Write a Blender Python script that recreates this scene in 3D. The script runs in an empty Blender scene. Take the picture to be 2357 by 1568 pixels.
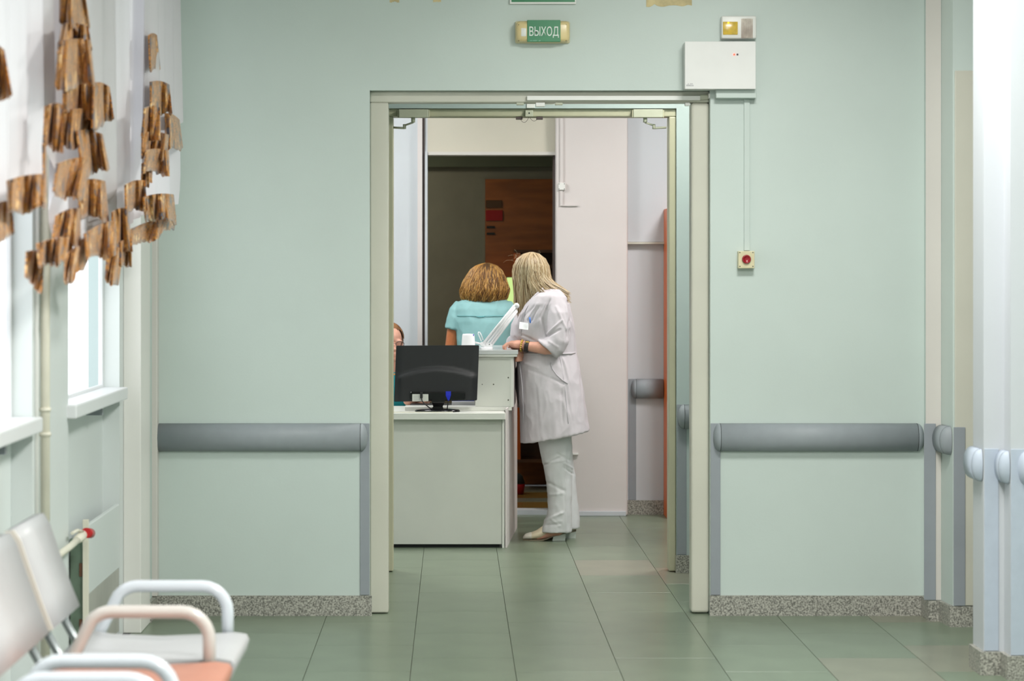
import bpy, bmesh, math, random
from mathutils import Vector, Matrix, noise
R = random.Random(7)
scene = bpy.context.scene
C = scene.collection

# ------------------------------------------------------------------ camera, world, lights, exposure
F = 5523.0          # focal length in pixels of a 2357 px wide frame
U0, V0 = 1045.0, 628.0   # vanishing point of the corridor
H = 1.5             # eye height
cam_d = bpy.data.cameras.new('camera')
cam = bpy.data.objects.new('camera', cam_d)
C.objects.link(cam)
cam.location = (0, 0, H)
cam.rotation_euler = (math.pi/2, 0, 0)
cam_d.sensor_fit = 'HORIZONTAL'; cam_d.sensor_width = 36
cam_d.lens = F/2357*36
cam_d.shift_x = (1178.5-U0)/2357
cam_d.shift_y = -(784-V0)/2357
cam_d.clip_start = 0.1; cam_d.clip_end = 100
cam_d.dof.use_dof = True
cam_d.dof.focus_distance = 12.0
cam_d.dof.aperture_fstop = 3.6
scene.camera = cam

w = bpy.data.worlds.new('overcast'); scene.world = w
w.use_nodes = True
bg = w.node_tree.nodes['Background']
bg.inputs[0].default_value = (0.93, 0.97, 1.0, 1)
bg.inputs[1].default_value = 1.75

def area(name, loc, sx, sy, power, col=(1, 0.97, 0.9), rot=(0, 0, 0), portal=False):
    l = bpy.data.lights.new(name, 'AREA')
    l.shape = 'RECTANGLE'; l.size = sx; l.size_y = sy; l.energy = power; l.color = col
    o = bpy.data.objects.new(name, l); C.objects.link(o)
    o.location = loc; o.rotation_euler = rot
    if portal: l.cycles.is_portal = True
    return o
CEIL = 3.2
# ceiling lamps of the corridor, of the cross passage and of the reception room
CORRIDOR_LAMPS = [(1.25, 8.45, 58), (0.9, 5.6, 100), (0.9, 2.9, 110)]
for lx, ly, p in CORRIDOR_LAMPS:
    area('corridor_lamp_light', (lx, ly, CEIL-0.09), 0.55, 0.55, p, (1, 0.985, 0.95))
area('passage_lamp_light', (1.3, 10.95, CEIL-0.09), 0.5, 0.4, 34, (1, 0.97, 0.92))
area('reception_lamp_light', (1.9, 13.1, CEIL-0.09), 0.6, 0.6, 60, (1, 0.94, 0.92))
area('reception_lamp_light', (-0.9, 13.4, CEIL-0.09), 0.6, 0.6, 42, (1, 0.96, 0.95))
area('back_room_fill_light', (-1.1, 16.0, 2.8), 0.4, 0.4, 15, (1, 0.9, 0.72))  # unseen fill light, added to brighten the dark back room
for wy0, wy1 in ((8.56, 9.87), (6.45, 7.83), (4.2, 5.6), (2.0, 3.4)):  # includes the two unseen windows added for light
    area('window_portal', (-1.475, (wy0+wy1)/2, 1.9), 1.7, wy1-wy0, 1.0, rot=(0, -math.pi/2, 0), portal=True)
vs = scene.view_settings
vs.view_transform = 'Standard'; vs.look = 'None'; vs.gamma = 1.0; vs.use_curve_mapping = False
vs.exposure = 0.2

# ------------------------------------------------------------------ helpers
def P(x, y, Y):
    return Vector(((x-U0)*Y/F, Y, H-(y-V0)*Y/F))
def V(*a): return Vector(a)
def px(x, Y): return (x-U0)*Y/F
def pz(y, Y): return H-(y-V0)*Y/F
def lin(c):
    c = c/255.0
    return c/12.92 if c <= 0.04045 else ((c+0.055)/1.055)**2.4
def L3(c): return (lin(c[0]), lin(c[1]), lin(c[2]), 1)

MATS = {}
def mat(name, rgb, rough=0.6, var=0.0, vscale=6.0, bump=0.0, bscale=40.0, metal=0.0, spec=0.5, rgb2=None, emit=None, estr=0.0, stretch=(1, 1, 1), rnd=0.0, trans=0.0, coat=0.0, sss=0.0):
    m = bpy.data.materials.new(name); m.use_nodes = True
    nt = m.node_tree; b = nt.nodes['Principled BSDF']
    b.inputs['Roughness'].default_value = rough
    b.inputs['Metallic'].default_value = metal
    b.inputs['Specular IOR Level'].default_value = spec
    b.inputs['Base Color'].default_value = L3(rgb)
    if coat: b.inputs['Coat Weight'].default_value = coat
    if sss:
        b.inputs['Subsurface Weight'].default_value = sss
        b.inputs['Subsurface Radius'].default_value = (0.02, 0.008, 0.004)
    tc = nt.nodes.new('ShaderNodeTexCoord'); mp = nt.nodes.new('ShaderNodeMapping')
    mp.inputs['Scale'].default_value = stretch
    nt.links.new(tc.outputs['Object'], mp.inputs[0])
    if var or rgb2:
        n = nt.nodes.new('ShaderNodeTexNoise'); n.inputs['Scale'].default_value = vscale; n.inputs['Detail'].default_value = 6
        nt.links.new(mp.outputs[0], n.inputs['Vector'])
        r = nt.nodes.new('ShaderNodeValToRGB')
        lo = rgb if rgb2 else tuple(max(0, c*(1-var)) for c in rgb)
        hi = rgb2 if rgb2 else tuple(min(255, c*(1+var)) for c in rgb)
        r.color_ramp.elements[0].position = 0.35; r.color_ramp.elements[1].position = 0.65
        r.color_ramp.elements[0].color = L3(lo); r.color_ramp.elements[1].color = L3(hi)
        nt.links.new(n.outputs['Fac'], r.inputs[0])
        out = r.outputs[0]
        if rnd:
            oi = nt.nodes.new('ShaderNodeObjectInfo'); hs = nt.nodes.new('ShaderNodeHueSaturation')
            mr = nt.nodes.new('ShaderNodeMapRange'); mr.inputs[3].default_value = 1-rnd; mr.inputs[4].default_value = 1+rnd
            nt.links.new(oi.outputs['Random'], mr.inputs[0]); nt.links.new(mr.outputs[0], hs.inputs['Value'])
            nt.links.new(out, hs.inputs['Color']); out = hs.outputs[0]
        nt.links.new(out, b.inputs['Base Color'])
    if bump:
        n2 = nt.nodes.new('ShaderNodeTexNoise'); n2.inputs['Scale'].default_value = bscale; n2.inputs['Detail'].default_value = 4
        nt.links.new(mp.outputs[0], n2.inputs['Vector'])
        bp = nt.nodes.new('ShaderNodeBump'); bp.inputs['Strength'].default_value = bump; bp.inputs['Distance'].default_value = 0.01
        nt.links.new(n2.outputs['Fac'], bp.inputs['Height']); nt.links.new(bp.outputs[0], b.inputs['Normal'])
    if emit:
        b.inputs['Emission Color'].default_value = L3(emit); b.inputs['Emission Strength'].default_value = estr
    if trans:
        tr = nt.nodes.new('ShaderNodeBsdfTranslucent'); tr.inputs[0].default_value = L3(rgb)
        mx = nt.nodes.new('ShaderNodeMixShader'); mx.inputs[0].default_value = trans
        o = nt.nodes['Material Output']
        nt.links.new(b.outputs[0], mx.inputs[1]); nt.links.new(tr.outputs[0], mx.inputs[2]); nt.links.new(mx.outputs[0], o.inputs[0])
    MATS[name] = m
    return m

mat('mint_paint', (196, 208, 203), 0.45, var=0.012, vscale=1.5, bump=0.03, bscale=120)
mat('teal_paint', (178, 192, 190), 0.45, var=0.012, vscale=1.5, bump=0.03, bscale=120)
mat('white_paint', (196, 200, 205), 0.45, var=0.008, vscale=1.5, bump=0.03, bscale=120)
mat('pale_wall_paint', (216, 222, 221), 0.45, var=0.01, vscale=1.5, bump=0.03, bscale=120)
mat('cream_paint', (200, 199, 186), 0.4, var=0.012, vscale=3)
mat('olive_cream_paint', (182, 180, 154), 0.4, var=0.015, vscale=3)
mat('pink_white_paint', (214, 207, 205), 0.5, var=0.01, vscale=2, bump=0.03, bscale=100)
mat('cool_white_paint', (202, 207, 212), 0.5, var=0.01, vscale=2)
mat('beige_paint', (200, 195, 180), 0.5, var=0.012, vscale=2)
mat('pilaster_white', (228, 227, 222), 0.5, var=0.01, vscale=2)
mat('pinkish_trim', (206, 202, 196), 0.5, var=0.01, vscale=2)
mat('ceiling_paint', (235, 235, 230), 0.8)
mat('floor_green', (112, 125, 106), 0.30, var=0.035, vscale=5, rnd=0.035, bump=0.02, bscale=60)
mat('floor_beige', (126, 128, 112), 0.30, var=0.035, vscale=5, rnd=0.03, bump=0.02, bscale=60)
mat('floor_joint', (88, 96, 82), 0.7, var=0.03)
mat('granite', (100, 100, 94), 0.4, vscale=140, rgb2=(188, 186, 176))
mat('rail_grey', (146, 153, 158), 0.55, var=0.012, vscale=20)
mat('guard_grey', (146, 152, 158), 0.4, var=0.01, vscale=10)
mat('rail_blue', (178, 188, 202), 0.55, var=0.012, vscale=20)
mat('dark_gap', (40, 44, 44), 0.8, var=0.05)
mat('white_plastic', (232, 232, 228), 0.35, var=0.008, vscale=8)
mat('metal_white', (226, 226, 224), 0.4, var=0.01, vscale=6)
mat('cream_plastic', (212, 204, 168), 0.35, var=0.02, vscale=20)
mat('sign_amber', (222, 202, 150), 0.25, var=0.05, vscale=14)
mat('sign_green', (0, 122, 72), 0.3, var=0.03, vscale=8)
mat('letter_white', (236, 240, 236), 0.5)
mat('faint_print', (120, 176, 150), 0.6)
mat('grey_print', (170, 170, 172), 0.6)
mat('lens_yellow', (214, 180, 70), 0.2, var=0.06, vscale=60)
mat('soot_grey', (226, 218, 206), 0.5, vscale=14, rgb2=(168, 152, 140))
mat('led_red', (255, 70, 50), 0.3, emit=(255, 60, 40), estr=3.0)
mat('led_dark', (70, 50, 60), 0.3)
mat('led_yellow', (255, 220, 40), 0.3, emit=(255, 215, 30), estr=1.6)
mat('red_plastic', (150, 10, 28), 0.22, var=0.03, coat=0.5)
mat('valve_red', (190, 30, 34), 0.35, var=0.05)
mat('screw_dark', (90, 92, 84), 0.4, metal=0.6)
mat('closer_grey', (186, 188, 168), 0.4, var=0.02, vscale=12)
mat('desk_white', (204, 206, 198), 0.42, var=0.01, vscale=4)
mat('desk_edge', (214, 215, 208), 0.4, var=0.01, vscale=4)
mat('desk_line', (120, 124, 112), 0.6)
mat('aluminium', (206, 208, 208), 0.3, metal=0.35, var=0.02, stretch=(1, 30, 30))
mat('monitor_black', (20, 21, 24), 0.5, bump=0.05, bscale=300)
mat('monitor_gloss', (14, 14, 16), 0.15)
mat('screen_glass', (12, 14, 18), 0.08)
mat('label_paper', (206, 208, 200), 0.7)
mat('cable_black', (16, 16, 18), 0.5)
mat('cable_white', (206, 206, 190), 0.5)
mat('vga_blue', (20, 40, 190), 0.4)
mat('paper_white', (232, 232, 236), 0.7)
mat('paper_blue', (60, 80, 160), 0.6)
mat('lamp_white', (236, 236, 238), 0.35, var=0.006)
mat('steel', (150, 150, 150), 0.3, metal=0.9)
mat('coat_white', (203, 197, 202), 0.75, var=0.012, vscale=7, bump=0.10, bscale=38)
mat('trouser_white', (206, 207, 208), 0.75, var=0.012, vscale=7, bump=0.10, bscale=30)
mat('seam_grey', (200, 196, 202), 0.8)
mat('skin', (214, 160, 138), 0.5, var=0.03, vscale=30, sss=0.1)
mat('skin_tan', (196, 118, 72), 0.5, var=0.03, vscale=30, sss=0.08)
mat('teal_shirt', (146, 194, 196), 0.7, var=0.02, vscale=8, bump=0.12, bscale=30)
mat('teal_seam', (108, 172, 176), 0.8)
mat('teal_scrub', (20, 150, 160), 0.7, var=0.03, vscale=10)
mat('dark_trouser', (70, 76, 84), 0.8, var=0.03)
mat('orange_stripe', (230, 160, 80), 0.7)
mat('shoe_beige', (214, 200, 172), 0.45, var=0.02, vscale=20)
mat('shoe_toe', (206, 200, 188), 0.4, var=0.02)
mat('shoe_sole', (120, 110, 90), 0.6)
mat('heel_grey', (196, 204, 196), 0.4)
mat('hair_blonde', (188, 163, 124), 0.42); mat('hair_blonde_dark', (128, 102, 68), 0.45); mat('hair_blonde_light', (218, 200, 166), 0.4)
mat('hair_gold', (174, 128, 62), 0.45); mat('hair_gold_dark', (116, 78, 36), 0.5); mat('hair_gold_light', (206, 162, 94), 0.4)
mat('hair_root', (84, 58, 30), 0.5)
mat('hair_brown', (150, 104, 62), 0.5); mat('hair_brown_dark', (92, 60, 36), 0.5)
mat('watch_gold', (190, 156, 80), 0.3, metal=0.8); mat('watch_black', (34, 26, 24), 0.4)
mat('badge_white', (250, 250, 252), 0.4)
mat('pen_blue', (70, 130, 220), 0.4)
mat('curtain_sheer', (216, 215, 217), 0.8, var=0.006, trans=0.3)
mat('orange_wood', (210, 100, 32), 0.4, var=0.06, vscale=6, stretch=(6, 6, 0.6))
mat('brown_wood', (150, 88, 42), 0.4, var=0.10, vscale=3, stretch=(1, 1, 6))
mat('dark_wood', (88, 56, 32), 0.4, var=0.10, vscale=3, stretch=(1, 1, 6))
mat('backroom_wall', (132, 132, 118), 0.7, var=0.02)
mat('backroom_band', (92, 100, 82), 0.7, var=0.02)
mat('backroom_floor', (150, 118, 60), 0.16, var=0.06, vscale=4)
mat('sign_red', (158, 12, 16), 0.5, var=0.04)
mat('sign_brown', (86, 58, 30), 0.5)
mat('display_green', (214, 240, 160), 0.4, emit=(206, 238, 150), estr=0.75)
mat('dark_gasket', (84, 72, 70), 0.6, var=0.03)
mat('bench_grey', (188, 188, 190), 0.4, var=0.012, vscale=6, bump=0.04, bscale=200)
mat('bench_cream', (222, 216, 206), 0.4, var=0.01)
mat('bench_orange', (186, 128, 108), 0.45, var=0.02, vscale=8)
mat('bench_tube', (210, 215, 222), 0.22, var=0.006, coat=0.4)
mat('bench_tube_reflection', (206, 200, 195), 0.25, var=0.006, coat=0.3)  # white tube with the salmon seat's reflection put into its colour
mat('chrome_grey', (170, 176, 178), 0.25, metal=0.7)
mat('pipe_cream', (224, 220, 204), 0.4, var=0.02, vscale=8)
mat('radiator_green', (112, 134, 116), 0.5, vscale=9, rgb2=(92, 108, 92))
mat('rust', (104, 70, 50), 0.7, var=0.1, vscale=30)
mat('radiator_taupe', (172, 172, 164), 0.5, var=0.03)
mat('plaster_patch', (206, 190, 146), 0.8, var=0.08, vscale=20)
mat('window_frame', (226, 228, 230), 0.35)
# woven brown and gold fringe of the curtain
def fringe_mat():
    m = bpy.data.materials.new('gold_fringe'); m.use_nodes = True
    nt = m.node_tree; b = nt.nodes['Principled BSDF']; b.inputs['Roughness'].default_value = 0.4
    b.inputs['Sheen Weight'].default_value = 0.3
    tc = nt.nodes.new('ShaderNodeTexCoord'); mp = nt.nodes.new('ShaderNodeMapping'); mp.inputs['Scale'].default_value = (1, 1, 1)
    n = nt.nodes.new('ShaderNodeTexNoise'); n.inputs['Scale'].default_value = 1.0; n.inputs['Detail'].default_value = 3; n.inputs['Roughness'].default_value = 0.65
    r = nt.nodes.new('ShaderNodeValToRGB'); e = r.color_ramp.elements
    e[0].position = 0.35; e[0].color = L3((104, 104, 120)); e[1].position = 0.67; e[1].color = L3((250, 218, 164))
    for p, c in ((0.40, (84, 56, 28)), (0.44, (204, 134, 40)), (0.48, (124, 82, 34)), (0.52, (226, 152, 50)), (0.555, (120, 100, 96)), (0.585, (160, 102, 36)), (0.62, (236, 172, 80))):
        x = e.new(p); x.color = L3(c)
    nt.links.new(tc.outputs['UV'], mp.inputs[0]); nt.links.new(mp.outputs[0], n.inputs['Vector'])
    nt.links.new(n.outputs['Fac'], r.inputs[0]); nt.links.new(r.outputs[0], b.inputs['Base Color'])
    bp = nt.nodes.new('ShaderNodeBump'); bp.inputs['Strength'].default_value = 0.5; bp.inputs['Distance'].default_value = 0.02
    nt.links.new(n.outputs['Fac'], bp.inputs['Height']); nt.links.new(bp.outputs[0], b.inputs['Normal'])
    MATS['gold_fringe'] = m
fringe_mat()
def glass_mat():
    m = bpy.data.materials.new('window_glass'); m.use_nodes = True
    nt = m.node_tree; nt.nodes.clear()
    o = nt.nodes.new('ShaderNodeOutputMaterial'); t = nt.nodes.new('ShaderNodeBsdfTransparent'); g = nt.nodes.new('ShaderNodeBsdfGlossy')
    g.inputs['Roughness'].default_value = 0.02; mx = nt.nodes.new('ShaderNodeMixShader'); mx.inputs[0].default_value = 0.05
    nt.links.new(t.outputs[0], mx.inputs[1]); nt.links.new(g.outputs[0], mx.inputs[2]); nt.links.new(mx.outputs[0], o.inputs[0])
    MATS['window_glass'] = m
glass_mat()

BASE = {}
def base_of(o):
    while o.parent: o = o.parent
    return o.location.copy() if o.name in BASE else Vector((0, 0, 0))
def thing(name, label, cat, loc, group=None):
    o = bpy.data.objects.new(name, None); C.objects.link(o)
    o.empty_display_size = 0.1
    o.location = loc; o['label'] = label; o['category'] = cat
    if group: o['group'] = group
    BASE[o.name] = 1
    return o
def obj(name, bm, m, parent=None, smooth=False, label=None):
    """one mesh object; vertices are given in world space"""
    ms = m if isinstance(m, (list, tuple)) else [m]
    if parent is not None:
        off = base_of(parent)
    else:
        xs = [v.co for v in bm.verts]
        lo = Vector([min(v[i] for v in xs) for i in range(3)]); hi = Vector([max(v[i] for v in xs) for i in range(3)])
        off = Vector(((lo.x+hi.x)/2, (lo.y+hi.y)/2, lo.z))
    bmesh.ops.translate(bm, vec=-off, verts=bm.verts)
    me = bpy.data.meshes.new(name); bm.to_mesh(me); bm.free()
    for k in ms: me.materials.append(MATS[k])
    if smooth:
        for p in me.polygons: p.use_smooth = True
    o = bpy.data.objects.new(name, me); C.objects.link(o)
    if parent is not None: o.parent = parent
    else:
        o.location = off; BASE[o.name] = 1
    if label: o['label'] = label
    return o
def tag(o, label, cat, group=None):
    o['label'] = label; o['category'] = cat
    if group: o['group'] = group
    return o
def struct(name, bm, m, smooth=False, label=None):
    o = obj(name, bm, m, None, smooth); o['kind'] = 'structure'
    if label: o['label'] = label
    return o
def NB(): return bmesh.new()
def box(bm, x0, x1, y0, y1, z0, z1, bev=0.0, seg=2, mi=0):
    t = bmesh.new()
    bmesh.ops.create_cube(t, size=1)
    for v in t.verts:
        v.co = Vector((x0+(v.co.x+.5)*(x1-x0), y0+(v.co.y+.5)*(y1-y0), z0+(v.co.z+.5)*(z1-z0)))
    if bev: bmesh.ops.bevel(t, geom=t.edges[:], offset=bev, segments=seg, affect='EDGES', profile=0.5)
    merge(bm, t, mi=mi)
    return bm
def merge(bm, t, M=None, mi=0):
    vm = {}
    for v in t.verts: vm[v] = bm.verts.new(M @ v.co if M is not None else v.co)
    for f in t.faces:
        try:
            nf = bm.faces.new([vm[v] for v in f.verts]); nf.smooth = f.smooth; nf.material_index = mi or f.material_index
        except ValueError: pass
    t.free()
def B(*a, **k): return box(NB(), *a, **k)
def tube(bm, pts, r, n=10, cap=True, closed=False, mi=0):
    pts = [Vector(p) for p in pts]
    rs = r if isinstance(r, (list, tuple)) else [r]*len(pts)
    rings = []; up = None
    m = len(pts)
    for i, p in enumerate(pts):
        if closed: d = (pts[(i+1) % m]-pts[i-1])
        else: d = pts[min(i+1, m-1)]-pts[max(i-1, 0)]
        if d.length < 1e-9: d = Vector((0, 0, 1))
        d.normalize()
        if up is None:
            up = Vector((0, 0, 1)) if abs(d.z) < 0.9 else Vector((1, 0, 0))
        s = d.cross(up)
        if s.length < 1e-6: s = d.cross(Vector((0, 1, 0)))
        s.normalize(); up = s.cross(d).normalized()
        rings.append([bm.verts.new(p+(s*math.cos(a)+up*math.sin(a))*rs[i]) for a in [2*math.pi*k/n for k in range(n)]])
    for i in range(m if closed else m-1):
        A, Bq = rings[i], rings[(i+1) % m]
        for k in range(n):
            f = bm.faces.new((A[k], A[(k+1) % n], Bq[(k+1) % n], Bq[k])); f.smooth = True; f.material_index = mi
    if cap and not closed:
        f = bm.faces.new(rings[0][::-1]); f.material_index = mi
        f = bm.faces.new(rings[-1]); f.material_index = mi
    return bm
def loft(bm, rings, cap=True, smooth=True, mi=0):
    vr = [[bm.verts.new(p) for p in r] for r in rings]
    n = len(vr[0])
    for A, Bq in zip(vr, vr[1:]):
        for k in range(n):
            f = bm.faces.new((A[k], A[(k+1) % n], Bq[(k+1) % n], Bq[k])); f.smooth = smooth; f.material_index = mi
    if cap:
        f = bm.faces.new(vr[0][::-1]); f.material_index = mi
        f = bm.faces.new(vr[-1]); f.material_index = mi
    return bm
def sph(bm, c, r, u=16, v=10, M=None, mi=0):
    t = bmesh.new(); bmesh.ops.create_uvsphere(t, u_segments=u, v_segments=v, radius=1)
    r = (r, r, r) if not isinstance(r, (tuple, list)) else r
    mm = Matrix.Translation(Vector(c)) @ (M or Matrix.Identity(4)) @ Matrix.Diagonal((r[0], r[1], r[2], 1))
    for f in t.faces: f.smooth = True
    merge(bm, t, mm, mi)
    return bm
def cyl(bm, p0, p1, r, n=16, r2=None, mi=0):
    return tube(bm, [p0, p1], [r, r if r2 is None else r2], n, mi=mi)
def prism(bm, poly, z0, z1):
    """vertical prism over an (x, y) outline"""
    a = [bm.verts.new((x, y, z0)) for x, y in poly]; b = [bm.verts.new((x, y, z1)) for x, y in poly]
    n = len(poly)
    for i in range(n): bm.faces.new((a[i], a[(i+1) % n], b[(i+1) % n], b[i]))
    bm.faces.new(a[::-1]); bm.faces.new(b)
    bmesh.ops.recalc_face_normals(bm, faces=bm.faces[:])
    return bm
def arc(c, r, a0, a1, n, plane='xz'):
    out = []
    for i in range(n+1):
        a = math.radians(a0+(a1-a0)*i/n)
        if plane == 'xz': out.append(Vector((c[0]+r*math.cos(a), c[1], c[2]+r*math.sin(a))))
    return out
def text_bm(s, x0, x1, z0, z1, y, depth=0.001):
    cu = bpy.data.curves.new('t', 'FONT'); cu.body = s; cu.extrude = 0.02; cu.resolution_u = 3
    o = bpy.data.objects.new('t', cu); C.objects.link(o)
    bpy.context.view_layer.update()
    dg = bpy.context.evaluated_depsgraph_get()
    me = bpy.data.meshes.new_from_object(o.evaluated_get(dg))
    bm = NB(); bm.from_mesh(me)
    bpy.data.objects.remove(o); bpy.data.curves.remove(cu); bpy.data.meshes.remove(me)
    xs = [v.co.x for v in bm.verts]; ys = [v.co.y for v in bm.verts]; zs = [v.co.z for v in bm.verts]
    for v in bm.verts:
        u = (v.co.x-min(xs))/(max(xs)-min(xs)); t = (v.co.y-min(ys))/(max(ys)-min(ys)); d = (v.co.z-min(zs))/(max(zs)-min(zs))
        v.co = Vector((x0+u*(x1-x0), y-d*depth, z0+t*(z1-z0)))
    return bm

# ------------------------------------------------------------------ structure
Y1, Y2, Y3 = 10.5, 12.0, 14.89
WT = 0.14
# floor: slab and tiles
fl = struct('floor', B(-1.6, 4.7, -1.5, Y3+0.12, -0.12, -0.006), 'floor_joint', label='green-grey tiled corridor floor')
TW, TL_, X0, YS = 0.394, 0.637, 0.231, 10.93
BEIGE = {(3, -1, ), (4, -1), (4, -2), (5, -2), (5, -3), (3, -2, 1), (2, 1), (1, 2)}
tile_me = {}
def tile_mesh(w, l, mname):
    key = (round(w, 3), round(l, 3), mname)
    if key not in tile_me:
        bm = B(-w/2, w/2, -l/2, l/2, -0.006, 0, bev=0.0006, seg=1)
        me = bpy.data.meshes.new('floor_tile'); bm.to_mesh(me); bm.free(); me.materials.append(MATS[mname]); tile_me[key] = me
    return tile_me[key]
for ci in range(-4, 7):
    for ri in range(-6, 8):
        off = (0.5 if ci % 2 else 0.0)
        xa = X0+ci*TW; ya = YS+(ri-off)*TL_
        yb = min(ya+TL_, Y3)
        if ya >= Y3-0.05: continue
        g = 0.0010
        beige = (ci, ri) in ((4, -1), (4, -3), (5, -2), (4, 0), (3, -3), (1, 2), (2, 1))
        me = tile_mesh(TW-2*g, yb-ya-2*g, 'floor_beige' if beige else 'floor_green')
        o = bpy.data.objects.new('floor_tile', me); C.objects.link(o); o.parent = fl
        o.location = Vector((xa+TW/2, (ya+yb)/2, 0))-fl.location
# ceiling
struct('ceiling', B(-1.6, 4.7, -1.5, Y3+0.12, CEIL, CEIL+0.12), 'ceiling_paint')
# wall behind the camera
struct('wall_rear', B(-1.6, 2.9, -1.5, -1.35, 0, CEIL), 'mint_paint')
# left wall with windows
XW, XG = -1.376, -1.445
bm = NB()
WINS = ((8.56, 9.87), (6.45, 7.83), (4.2, 5.6), (2.0, 3.4))  # last two are out of view, added to let in more daylight
SILL, WTOP = 1.03, 2.75
edges = [-1.35]
for a, b in WINS[::-1]:
    box(bm, XW-0.085, XW, edges[-1], a, 0, CEIL)      # pier
    box(bm, XW-0.085, XG, a, b, 0, SILL-0.03)         # apron under the sill
    box(bm, XW-0.085, XW, a, b, WTOP, CEIL)           # lintel
    edges.append(b)
box(bm, XW-0.085, XW, edges[-1], Y1+WT, 0, CEIL)
struct('wall_left', bm, 'pale_wall_paint')
for i, (a, b) in enumerate(WINS):
    fr = NB(); x0, x1 = XG-0.014, XG+0.004
    t = 0.028
    box(fr, x0, x1, a, a+t, SILL-0.02, WTOP, 0.004); box(fr, x0, x1, b-t, b, SILL-0.02, WTOP, 0.004)
    box(fr, x0, x1, a+t, b-t, SILL-0.02, SILL+0.012, 0.004); box(fr, x0, x1, a+t, b-t, WTOP-0.04, WTOP, 0.004)
    wdw = struct('window_%d' % (i+1), fr, 'window_frame')
    obj('pane', B(x0+0.004, x0+0.008, a+t, b-t, SILL+0.012, WTOP-0.04), 'window_glass', wdw)
    obj('window_sill', B(XG-0.01, XW+0.035, a-0.03, b+0.0, SILL-0.05, SILL, 0.006), 'window_frame', wdw)
    obj('sill_bracket', B(XG, XW-0.005, b-0.45, b-0.42, SILL-0.09, SILL-0.05), 'guard_grey', wdw)
# end wall of the corridor, with the first doorway
WL, WR = px(851, Y1), px(1635, Y1)
WTOPZ = pz(208, Y1)
XR1 = px(2127, Y1)
bm = NB()
box(bm, XW, WL, Y1, Y1+WT, 0, CEIL); box(bm, WR, XR1+0.02, Y1, Y1+WT, 0, CEIL); box(bm, WL, WR, Y1, Y1+WT, WTOPZ, CEIL)
wf = struct('wall_front', bm, 'mint_paint')
for cx, wpx, hpx in ((1540, 105, 13), (908, 22, 6), (1006, 18, 5)):
    pts = []
    n = 22
    for k in range(n+1):
        u = k/n
        e = hpx*(0.45+0.9*abs(noise.noise(Vector((u*4+cx, 0.3, 0)))*1.2)+0.4*abs(2*u-1))
        pts.append((cx-wpx/2+u*wpx, e))
    b_ = NB()
    top = [b_.verts.new(P(x, -40, Y1-0.002)) for x, e in pts]; bot = [b_.verts.new(P(x, e, Y1-0.002)) for x, e in pts]
    for k in range(n): b_.faces.new((top[k], top[k+1], bot[k+1], bot[k]))
    g = bmesh.ops.extrude_face_region(b_, geom=b_.faces[:]); bmesh.ops.translate(b_, vec=(0, 0.0018, 0), verts=[v for v in g['geom'] if isinstance(v, bmesh.types.BMVert)])
    obj('bare_plaster_patch', b_, 'plaster_patch', wf)
# first door frame, set back a little in the opening
FY = Y1+0.05
bm = NB()
xi0, xi1, zi = px(894, FY), px(1591, FY), pz(236, FY)
tr1 = thing('trim_1', 'cream steel frame of the wide doorway in the mint wall', 'frame', (0.4, FY, 0)); del tr1['category']; tr1['kind'] = 'structure'
obj('jamb', B(WL, xi0, FY, Y1+WT+0.01, 0.004, zi, 0.006), 'cream_paint', tr1)
obj('jamb', B(xi1, WR, FY, Y1+WT+0.01, 0.004, zi, 0.012, 3), 'cream_paint', tr1)
obj('frame_head', B(WL, WR, FY, Y1+WT+0.01, zi, WTOPZ, 0.006), 'cream_paint', tr1)
# second wall across the passage, with the second frame
A0, A1 = px(893, Y2), px(1557, Y2); AZ = pz(249.5, Y2)
bm = NB()
box(bm, -1.5, A0-0.06, Y2, Y2+WT, 0, CEIL); box(bm, A1, 4.6, Y2, Y2+WT, 0, CEIL); box(bm, A0-0.06, A1, Y2, Y2+WT, AZ, CEIL)
struct('wall_middle', bm, 'teal_paint')
tr2 = thing('trim_2', 'olive-cream frame of the second doorway with door closers on its head', 'frame', (0.4, Y2, 0)); del tr2['category']; tr2['kind'] = 'structure'
b0, b1, bz = px(905, Y2+0.02), px(1540, Y2+0.02), pz(268.5, Y2+0.02)
obj('jamb', B(A0-0.06, b0, Y2+0.02, Y2+WT, 0.004, bz, 0.005), 'olive_cream_paint', tr2)
obj('jamb', B(b1, A1, Y2+0.02, Y2+WT, 0.004, bz, 0.006), 'olive_cream_paint', tr2)
obj('frame_head', B(A0-0.06, A1, Y2+0.02, Y2+WT, bz, AZ, 0.005), 'olive_cream_paint', tr2)
# passage end walls, reception side walls
struct('wall_passage_left', B(-1.6, -1.5, Y1, Y3, 0, CEIL), 'teal_paint')
struct('wall_passage_right', B(4.6, 4.7, Y1-1.5, Y3, 0, CEIL), 'teal_paint')
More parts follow.
